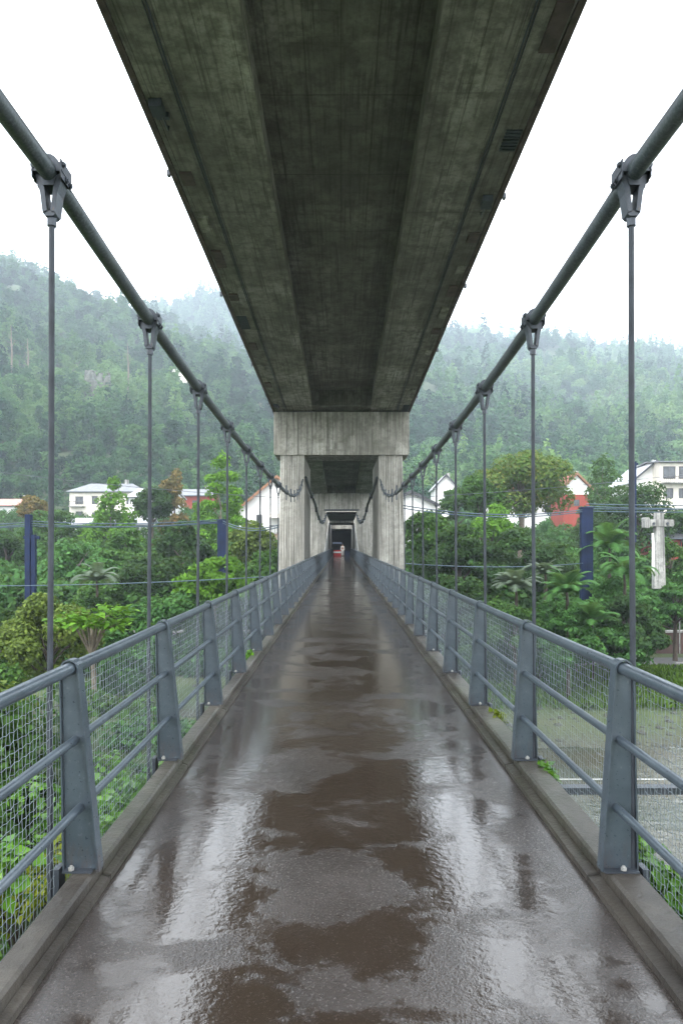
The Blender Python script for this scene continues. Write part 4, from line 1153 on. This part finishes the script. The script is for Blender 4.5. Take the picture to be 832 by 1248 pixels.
# pale cross-shaped pole and white stake
p = at(802, 684, 50)
cp = empty('cross_pole', p, 'pale weathered concrete pole with short cross arm at right', 'pole')
q = MB(); q.prism_y([(-.42, -2), (.42, -2), (.27, 3.6), (-.27, 3.6)], -.22, .22); q.build('shaft', M['stonew'], cp)
q = MB(); q.bbox(-1.05, 1.0, -.27, .26, 2.55, 3.05, .06); q.bbox(-1.12, -.8, -.3, .3, 2.42, 3.2, .05); q.build('cross_arm', M['stonew'], cp)
q = MB(); q.tube([(-.5, -.29, 2.75), (-.5, -.36, 2.75)], .1, 8); q.tube([(.5, -.29, 2.75), (.5, -.36, 2.75)], .1, 8); q.build('insulator', M['dsteel'], cp)
p = at(795, 682, 49)
q = MB(); q.tube([(0, 0, -1), (.02, 0, 1.0), (-.02, 0, 1.9)], [.10, .10, .08], 8); o = q.build('white_stake', M['white']); o.location = p; tag(o, 'slim white stake left of the pale cross shaped pole', 'stake')
# bare pale snags on the left hill
for k, (u, v) in enumerate(((14, 470), (156, 492), (34, 462))):
    p = h_l(u, vfor(h_l, u, v)); r = empty('dead_tree', (p.x, p.y, p.z+1), ('pale bare dead trunk standing far left on the hillside', 'pale bare dead trunk beside the rock scar', 'short bare dead trunk between the taller two')[k], 'dead tree')
    H = (24, 26, 18)[k]; q = MB(); q.tube([(0, 0, 0), (.3, 0, H*.5), (-.1, 0, H)], [.5, .35, .1], 6)
    q.build('trunk', M['barkp'], r)
    q = MB(); q.tube([(.2, 0, H*.6), (1.6, 0, H*.75)], [.15, .05], 5); q.tube([(.1, 0, H*.7), (-1.3, .3, H*.86)], [.13, .05], 5); q.build('branch', M['barkp'], r)

# ------------------------------------------------------------------ trees of the middle ground
# (px centre, py top, distance, px width, kind, material, crown share, leaves, leaf size, label)
TR = [
 (135, 581, 92, 52, 'cone', 'f_bright', .15, 5200, .40, 'bright green conical tree in front of the cream house'),
 (213, 568, 96, 36, 'column', 'f_autumn', .3, 3600, .36, 'narrow tree with rusty autumn crown between the left houses'),
 (186, 588, 94, 48, 'round', 'f_dark', .3, 4200, .36, 'dark round tree left of the rusty autumn tree'),
 (270, 551, 78, 60, 'tiers', 'f_bright', .12, 6500, .34, 'tall bright green layered tree beside the short blue post'),
 (246, 606, 80, 26, 'column', 'f_bright', .2, 2200, .30, 'small leafy tree at the foot of the layered tree'),
 (40, 602, 100, 34, 'round', 'f_autumn', .4, 2600, .36, 'small orange tinged tree at far left'),
 (62, 612, 92, 74, 'dome', 'f_mid', .3, 4600, .38, 'broad mid green tree at left behind the twin blue post'),
 (8, 632, 70, 84, 'dome', 'f_dark', .2, 5200, .36, 'dark spreading tree at the far left edge'),
 (-60, 610, 75, 120, 'dome', 'f_mid', .2, 5200, .4, 'broad tree just outside the left edge'),
 (95, 655, 64, 90, 'round', 'f_fern', .2, 5200, .34, 'mid green rounded tree between the blue posts'),
 (158, 640, 66, 80, 'spread', 'f_mid', .25, 5200, .34, 'green tree with flat tiers below the conical tree'),
 (185, 662, 58, 92, 'round', 'f_dark', .15, 6200, .30, 'dark olive round bush tree at centre left'),
 (222, 625, 68, 80, 'dome', 'f_dark', .25, 5200, .34, 'very dark tree under the rusty autumn tree'),
 (305, 632, 70, 60, 'round', 'f_olive', .2, 4200, .34, 'olive green tree below the white gabled house'),
 (325, 660, 58, 55, 'dome', 'f_mid', .15, 3600, .32, 'small green tree beside the left tower leg'),
 (262, 668, 48, 88, 'spread', 'f_bright', .2, 6000, .30, 'fresh bright green tree leaning over the left bank'),
 (205, 715, 46, 90, 'bush', 'f_fern', .05, 5000, .28, 'lush green shrub below the bright bank tree'),
 (60, 716, 31, 118, 'round', 'f_olive', .1, 9000, .17, 'large olive green bushy tree close on the left'),
 (0, 735, 36, 70, 'dome', 'f_dark', .1, 4500, .24, 'dark tree behind the olive bushy tree at left'),
 (150, 752, 36, 90, 'bush', 'f_fern', .05, 5200, .22, 'low green shrub right of the bright broad leaved plant'),
 (250, 735, 50, 60, 'bush', 'f_mid', .05, 3600, .28, 'green shrub behind the left railing at mid distance'),
 (310, 700, 52, 60, 'bush', 'f_bright', .05, 3600, .28, 'bright shrub close to the left tower leg'),
 (-40, 770, 26, 110, 'bush', 'f_mid', .05, 5200, .2, 'green shrub at the left edge below the handrail'),
 (120, 690, 54, 70, 'dome', 'f_mid', .1, 4600, .3, 'leafy tree behind the grey fronds'),
 # right
 (634, 541, 82, 118, 'round', 'f_mixed', .42, 14000, .34, 'large round tree turning orange with dark forked limbs'),
 (585, 574, 80, 52, 'round', 'f_mid', .35, 3800, .34, 'smaller green tree left of the large round tree'),
 (556, 588, 100, 44, 'dome', 'f_mid', .3, 3200, .38, 'far green tree behind the narrow white house'),
 (735, 556, 100, 50, 'tiers', 'f_mid', .3, 3800, .40, 'pointed tree between the red roofed house and the white house'),
 (772, 577, 84, 140, 'dome', 'f_dark', .25, 8500, .36, 'broad dark domed tree in front of the white house'),
 (850, 600, 80, 80, 'dome', 'f_mid', .25, 4200, .36, 'green tree at the right edge below the grey block'),
 (520, 620, 64, 60, 'round', 'f_mid', .2, 5000, .32, 'green tree beside the right tower leg'),
 (560, 632, 60, 104, 'spread', 'f_dark', .2, 7500, .30, 'dark spreading tree with flat branches left of centre right'),
 (640, 640, 58, 120, 'spread', 'f_dark', .2, 8500, .30, 'widest dark spreading tree under the round tree'),
 (690, 650, 62, 80, 'dome', 'f_mid', .2, 5200, .32, 'green tree left of the thick blue post'),
 (600, 606, 74, 56, 'dome', 'f_bright', .2, 3600, .32, 'yellowish green tree above the dark spreading trees'),
 (752, 646, 62, 70, 'dome', 'f_fern', .2, 4800, .32, 'fern green tree right of the thick blue post'),
 (815, 655, 60, 60, 'round', 'f_mid', .2, 4200, .30, 'leafy tree beside the pale cross shaped pole'),
 (822, 694, 50, 80, 'spread', 'f_fern', .1, 6000, .26, 'lush layered green tree at the right edge above the road'),
 (760, 690, 50, 70, 'spread', 'f_fern', .1, 5200, .26, 'layered green tree left of the pale pole'),
 (700, 716, 44, 86, 'bush', 'f_fern', .05, 5600, .24, 'lush green shrub around the tree ferns'),
 (620, 715, 46, 84, 'bush', 'f_mid', .05, 5200, .26, 'mid green shrub behind the right railing'),
 (560, 690, 50, 76, 'bush', 'f_dark', .05, 4600, .28, 'dark green shrub beyond the right railing'),
 (748, 745, 42, 80, 'spread', 'f_fern', .05, 5600, .22, 'fresh green shrub spilling over the brown wall'),
 (660, 745, 42, 90, 'bush', 'f_fern', .05, 5600, .22, 'dense shrub on the bank left of the road'),
 (722, 767, 41.5, 22, 'bush', 'f_yellow', .05, 1400, .16, 'small yellow green bush at the road end'),
 (600, 748, 43, 80, 'bush', 'f_mid', .05, 4600, .24, 'green shrub at the waterline beyond the right railing'),
 (692, 727, 39.2, 76, 'dome', 'f_fern', .1, 4200, .20, 'leafy clump under the open green tree fern'),
 (628, 722, 40.2, 76, 'dome', 'f_mid', .1, 4200, .20, 'leafy clump under the grey green fern'),
 (744, 690, 45.2, 78, 'dome', 'f_fern', .1, 4200, .22, 'leafy clump under the large feathery palm'),
 (764, 712, 42.2, 78, 'dome', 'f_dark', .1, 4200, .22, 'dark leafy clump under the drooping palm'),
 (120, 714, 45.0, 84, 'dome', 'f_dark', .1, 4200, .22, 'dark leafy clump under the grey palm'),
 (905, 640, 60, 120, 'dome', 'f_mid', .15, 5200, .36, 'broad tree just outside the right edge'),
]
for i, (px, top, d, pw_, kind, mat, zcf, n, lf, lab) in enumerate(TR):
    x = (px-CX)*d/F; zt = CZ+(HY-top)*d/F; W = pw_*d/F; zg = terrain(x, d)-.1
    H = zt-zg
    Hc = min(H*(1-zcf), W*(2.4 if kind in ('cone', 'tiers', 'column') else 1.05 if kind != 'spread' else .9))
    nm = 'shrub' if kind == 'bush' else ('conical_tree' if kind in ('cone', 'tiers') else 'broadleaf_tree')
    tree(nm, x, d, zg, kind, W*(1.3 if kind in ('cone', 'tiers') else 1.06), H, H-Hc, mat, lab, 'shrub' if kind == 'bush' else 'tree', int(n*1.25), lf*1.12, 100+i, 'barkp' if i % 3 == 0 else 'bark', group='trees and shrubs on the far bank', nb=16 if kind == 'round' else 9)

# tree ferns and palms ----------------------------------------------------
def frond_plant(px, py, d, size_px, mat, label, seed, n=30, droop=.9, trunk_h=2.0, name='tree_fern', cat='tree fern', stiff=.9):
    rs = np.random.RandomState(seed); p = at(px, py, d); S = size_px*d/F/2*1.25; trunk_h *= .5
    root = empty(name, (p.x, p.y, p.z-trunk_h), label, cat)
    P = []; N = []; A = []
    V = []; T = []
    for k in range(n):
        az = 2*math.pi*k/n+rs.uniform(-.2, .2); el = rs.uniform(.6, 1.45) if k % 2 else rs.uniform(.2, .9); L = S*rs.uniform(.85, 1.15)
        dirh = np.array([math.cos(az), math.sin(az), 0]); pos = np.array([0, 0, trunk_h]); m = 34
        side = np.array([-math.sin(az), math.cos(az), 0])
        for j in range(m):
            t = j/m; e = el-droop*1.6*t*t
            dv = dirh*math.cos(e)+np.array([0, 0, math.sin(e)]); pos = pos+dv*L/m
            ll = S*.34*math.sin(math.pi*min(1, t*.9+.12))**.7*stiff
            upv = np.cross(side, dv)
            for sg in (-1, 1):
                tip = pos+side*sg*ll*.85+dv*ll*.55-upv*0-np.array([0, 0, ll*.22])
                wv = dv*S*.02
                b0 = len(V); V += [pos-wv, pos+wv, tip]; T.append((b0, b0+1, b0+2))
    me = bpy.data.meshes.new('fronds'); me.from_pydata([tuple(v) for v in V], [], T); me.materials.append(M[mat])
    a = me.attributes.new('tint', 'FLOAT', 'FACE'); a.data.foreach_set('value', rs.uniform(0, .4, len(T)).astype(np.float32)); me.update()
    link('fronds', me, root)
    q = MB(); q.tube([(0, 0, -.6), (.05, 0, trunk_h*.5), (0, 0, trunk_h)], [.12, .09, .07], 7); q.build('trunk', M['bark'], root)
frond_plant(690, 722, 40, 66, 'f_fern', 'open green tree fern left of the road end', 1)
frond_plant(664, 700, 43, 40, 'f_grey', 'small grey green fern behind the open tree fern', 12)
frond_plant(742, 668, 46, 72, 'f_fern', 'large feathery palm between the blue post and the pale pole', 2, 20, 1.1, 3, 'palm_tree', 'palm')
frond_plant(628, 716, 41, 56, 'f_grey', 'grey green fern behind the second right hanger', 3)
frond_plant(760, 700, 43, 70, 'f_fern', 'feathery drooping palm behind the nearest right hanger', 4, 18, 1.3, 3, 'palm_tree', 'palm')
frond_plant(118, 708, 46, 58, 'f_grey', 'grey feathery palm in front of the left trees', 5, 18, 1.2, 3, 'palm_tree', 'palm')
frond_plant(720, 758, 39, 60, 'f_fern', 'low fern hanging over the bank near the road end', 6, 18, .9, 1)
# bright broad leaved plant close on the left
def broad_plant(px, py, d, size_px, label, seed, mat='f_bright', n=60, leaf=.55):
    rs = np.random.RandomState(seed); p = at(px, py, d); S = size_px*d/F/2
    zg = terrain(p.x, p.y)
    root = empty('broad_leaved_tree', (p.x, p.y, zg), label, 'tree'); hz_ = p.z-zg
    P = []; N = []; q = MB(); q.tube([(0, 0, -.3), (.1, 0, hz_*.6), (0, 0, hz_*.9)], [.12, .09, .06], 7)
    for k in range(9):
        az = rs.uniform(0, 6.28); e = np.array([math.cos(az)*S*rs.uniform(.5, 1), math.sin(az)*S*rs.uniform(.5, 1), hz_+rs.uniform(-.35, .25)*S])
        q.tube([(0, 0, hz_*.8), (e[0]*.5, e[1]*.5, e[2]*.97), tuple(e)], [.05, .035, .02], 5)
        for j in range(n):
            P.append(e+rs.normal(size=3)*[S*.22, S*.22, S*.10]); v = rs.normal(size=3)*.35; v[2] = 1; N.append(v)
    q.build('trunk', M['barkp'], root)
    link('crown', leaf_mesh('crown', np.array(P), np.array(N), leaf, M[mat], rs, 1.5), root)
broad_plant(112, 748, 23, 76, 'bright lime green broad leaved tree in front of the olive bush', 7, leaf=.28, n=42)

# ------------------------------------------------------------------ near plants below the railings
def vine(name, x, y, ztop, w_, h_, mat, label, seed, n=900, leaf=.12, cat='shrub', flowers=0):
    rs = np.random.RandomState(seed); zg = terrain(x, y)
    root = empty(name, (x, y, zg), label, cat, 'leafy plants below the railings')
    H = ztop-zg; cl = []
    for _ in range(22):
        a = rs.uniform(0, 6.28); qd = math.sqrt(rs.random())*.85
        cl.append((math.cos(a)*w_*.5*qd, math.sin(a)*w_*.5*qd, H-h_*rs.random()**.8*(.2+.8*qd)-.05, w_*rs.uniform(.10, .2), .7))
    P, N = clump_points(cl, n, rs, .6, .6); N[:, 2] += .5
    link('foliage', leaf_mesh('foliage', P, N, leaf, M[mat], rs, 1.25, .35, .25), root)
    q = MB()
    for c in cl[:12]:
        q.tube([(c[0]*.15, c[1]*.15, -.2), (c[0]*.5, c[1]*.5, c[2]*.5), (c[0], c[1], c[2])], [.02, .014, .006], 5, cap=False)
    q.build('stem', M['bark'], root)
    if flowers:
        P, N = clump_points([(c[0], c[1], c[2]+.05, .09, .8) for c in cl[:flowers]], 160, rs, .8)
        link('blossom', leaf_mesh('blossom', P, N, .035, M['flower'], rs, 1.1), root)
NV = [
 (-2.35, 2.6, -.25, 1.3, 1.4, 'f_vine', 'glossy leafy vine pressing on the nearest left netting', 1700, .11, 0),
 (-2.5, 3.9, -.05, 1.5, 1.6, 'f_vine', 'leafy vine with lilac blossom behind the left netting', 2000, .10, 2),
 (-3.4, 5.1, .1, 2.0, 1.9, 'f_mid', 'mid green shrub behind the blossoming vine', 2400, .11, 0),
 (-2.7, 5.9, -.75, 1.1, .9, 'f_yellow', 'yellow green shrub at the second left post', 800, .08, 0),
 (-2.7, 7.2, -.75, 1.9, 1.5, 'f_vine', 'leafy green shrub at the third left post', 1900, .11, 0),
 (-4.6, 7.6, .0, 2.6, 2.2, 'f_dark', 'dark shrub set back from the left railing', 2400, .13, 0),
 (-2.9, 9.4, -1.1, 2.2, 1.5, 'f_vine', 'low shrub at the fourth left post', 1900, .12, 0),
 (-5.2, 10.2, -.4, 3.0, 2.2, 'f_mid', 'wide green shrub in the left middle of the near bank', 2600, .14, 0),
 (-6.6, 6.2, .35, 3.2, 2.6, 'f_mid', 'tall green shrub at the left edge of the picture', 2800, .14, 0),
 (-3.6, 12.5, -1.5, 3.0, 1.6, 'f_fern', 'low fern green shrub at the near river edge', 2200, .14, 0),
 (-7.4, 12.0, -.5, 3.6, 2.2, 'f_olive', 'olive shrub on the near left bank', 2600, .16, 0),
 (-2.2, 1.2, -.45, 1.3, 1.3, 'f_vine', 'leafy vine below the lower left corner', 1500, .11, 0),
 (-5.8, 15.5, -1.7, 3.6, 1.8, 'f_mid', 'low shrub at the left waterline', 2200, .16, 0),
 (2.22, 2.75, -.28, 1.0, 1.0, 'f_vine', 'bright leafy vine below the nearest right netting', 1500, .10, 1),
 (2.05, 4.15, -.02, .95, 1.0, 'f_vine', 'glossy leafy vine at the first right post base', 1500, .095, 0),
 (2.25, 3.3, -.10, .9, 1.0, 'f_vine', 'glossy leafy vine at the lower right edge of the picture', 1400, .095, 0),
 (2.35, 1.7, -.45, 1.2, 1.2, 'f_vine', 'leafy vine below the lower right corner', 1400, .10, 0),
 (3.2, 2.3, -.75, 1.4, 1.2, 'f_dark', 'dark shrub under the lower right railing', 1400, .11, 0),
]
for i, (x, y, zt, w_, h_, mat, lab, n, lf, fl) in enumerate(NV):
    vine('leafy_shrub', x, y, zt, w_, h_, mat, lab, 900+i, n, lf, 'shrub', fl)
# weeds rooted along the outer edge of the right kerb
for i, (s, y, mat, lab) in enumerate(((1, 6.6, 'f_yellow', 'yellow green weed on the right kerb past the second post'), (1, 5.0, 'f_vine', 'tiny green weed on the right kerb before the second post'), (1, 7.6, 'f_vine', 'green weed tuft on the right kerb near the third post'),
                                      (-1, 10.2, 'f_vine', 'small weed on the left kerb'), (1, 9.4, 'f_yellow', 'small yellow weed on the right kerb near the fourth post'))):
    rs = np.random.RandomState(40+i); n = 130
    P = np.clip(rs.normal(size=(n, 3)), -1.6, 1.6)*[.025, .075, .03]+[0, 0, .05]; N = rs.normal(size=(n, 3))*.5+[0, 0, .7]
    me = leaf_mesh('kerb_weed', P, N, .055, M[mat], rs, 1.3); o = link('kerb_weed', me); o.location = (1.51 if s > 0 else -1.37, y, zl(y)+.03); tag(o, lab, 'weed', 'weeds along the kerbs')

# ------------------------------------------------------------------ haze
hm = bpy.data.materials.new('haze air'); hm.use_nodes = True; t = hm.node_tree; t.nodes.clear()
o_ = t.nodes.new('ShaderNodeOutputMaterial'); pv = t.nodes.new('ShaderNodeVolumePrincipled')
pv.inputs['Color'].default_value = (.78, .89, 1.0, 1); pv.inputs["Density"].default_value = .00043; pv.inputs['Anisotropy'].default_value = 0.0
t.links.new(pv.outputs[0], o_.inputs['Volume'])
hb = MB(); hb.box(-1500, 1500, -300, 2150, -9.8, 740)
o = hb.build('haze', hm); tag(o, 'pale blue grey haze over the valley', 'haze', kind='stuff')
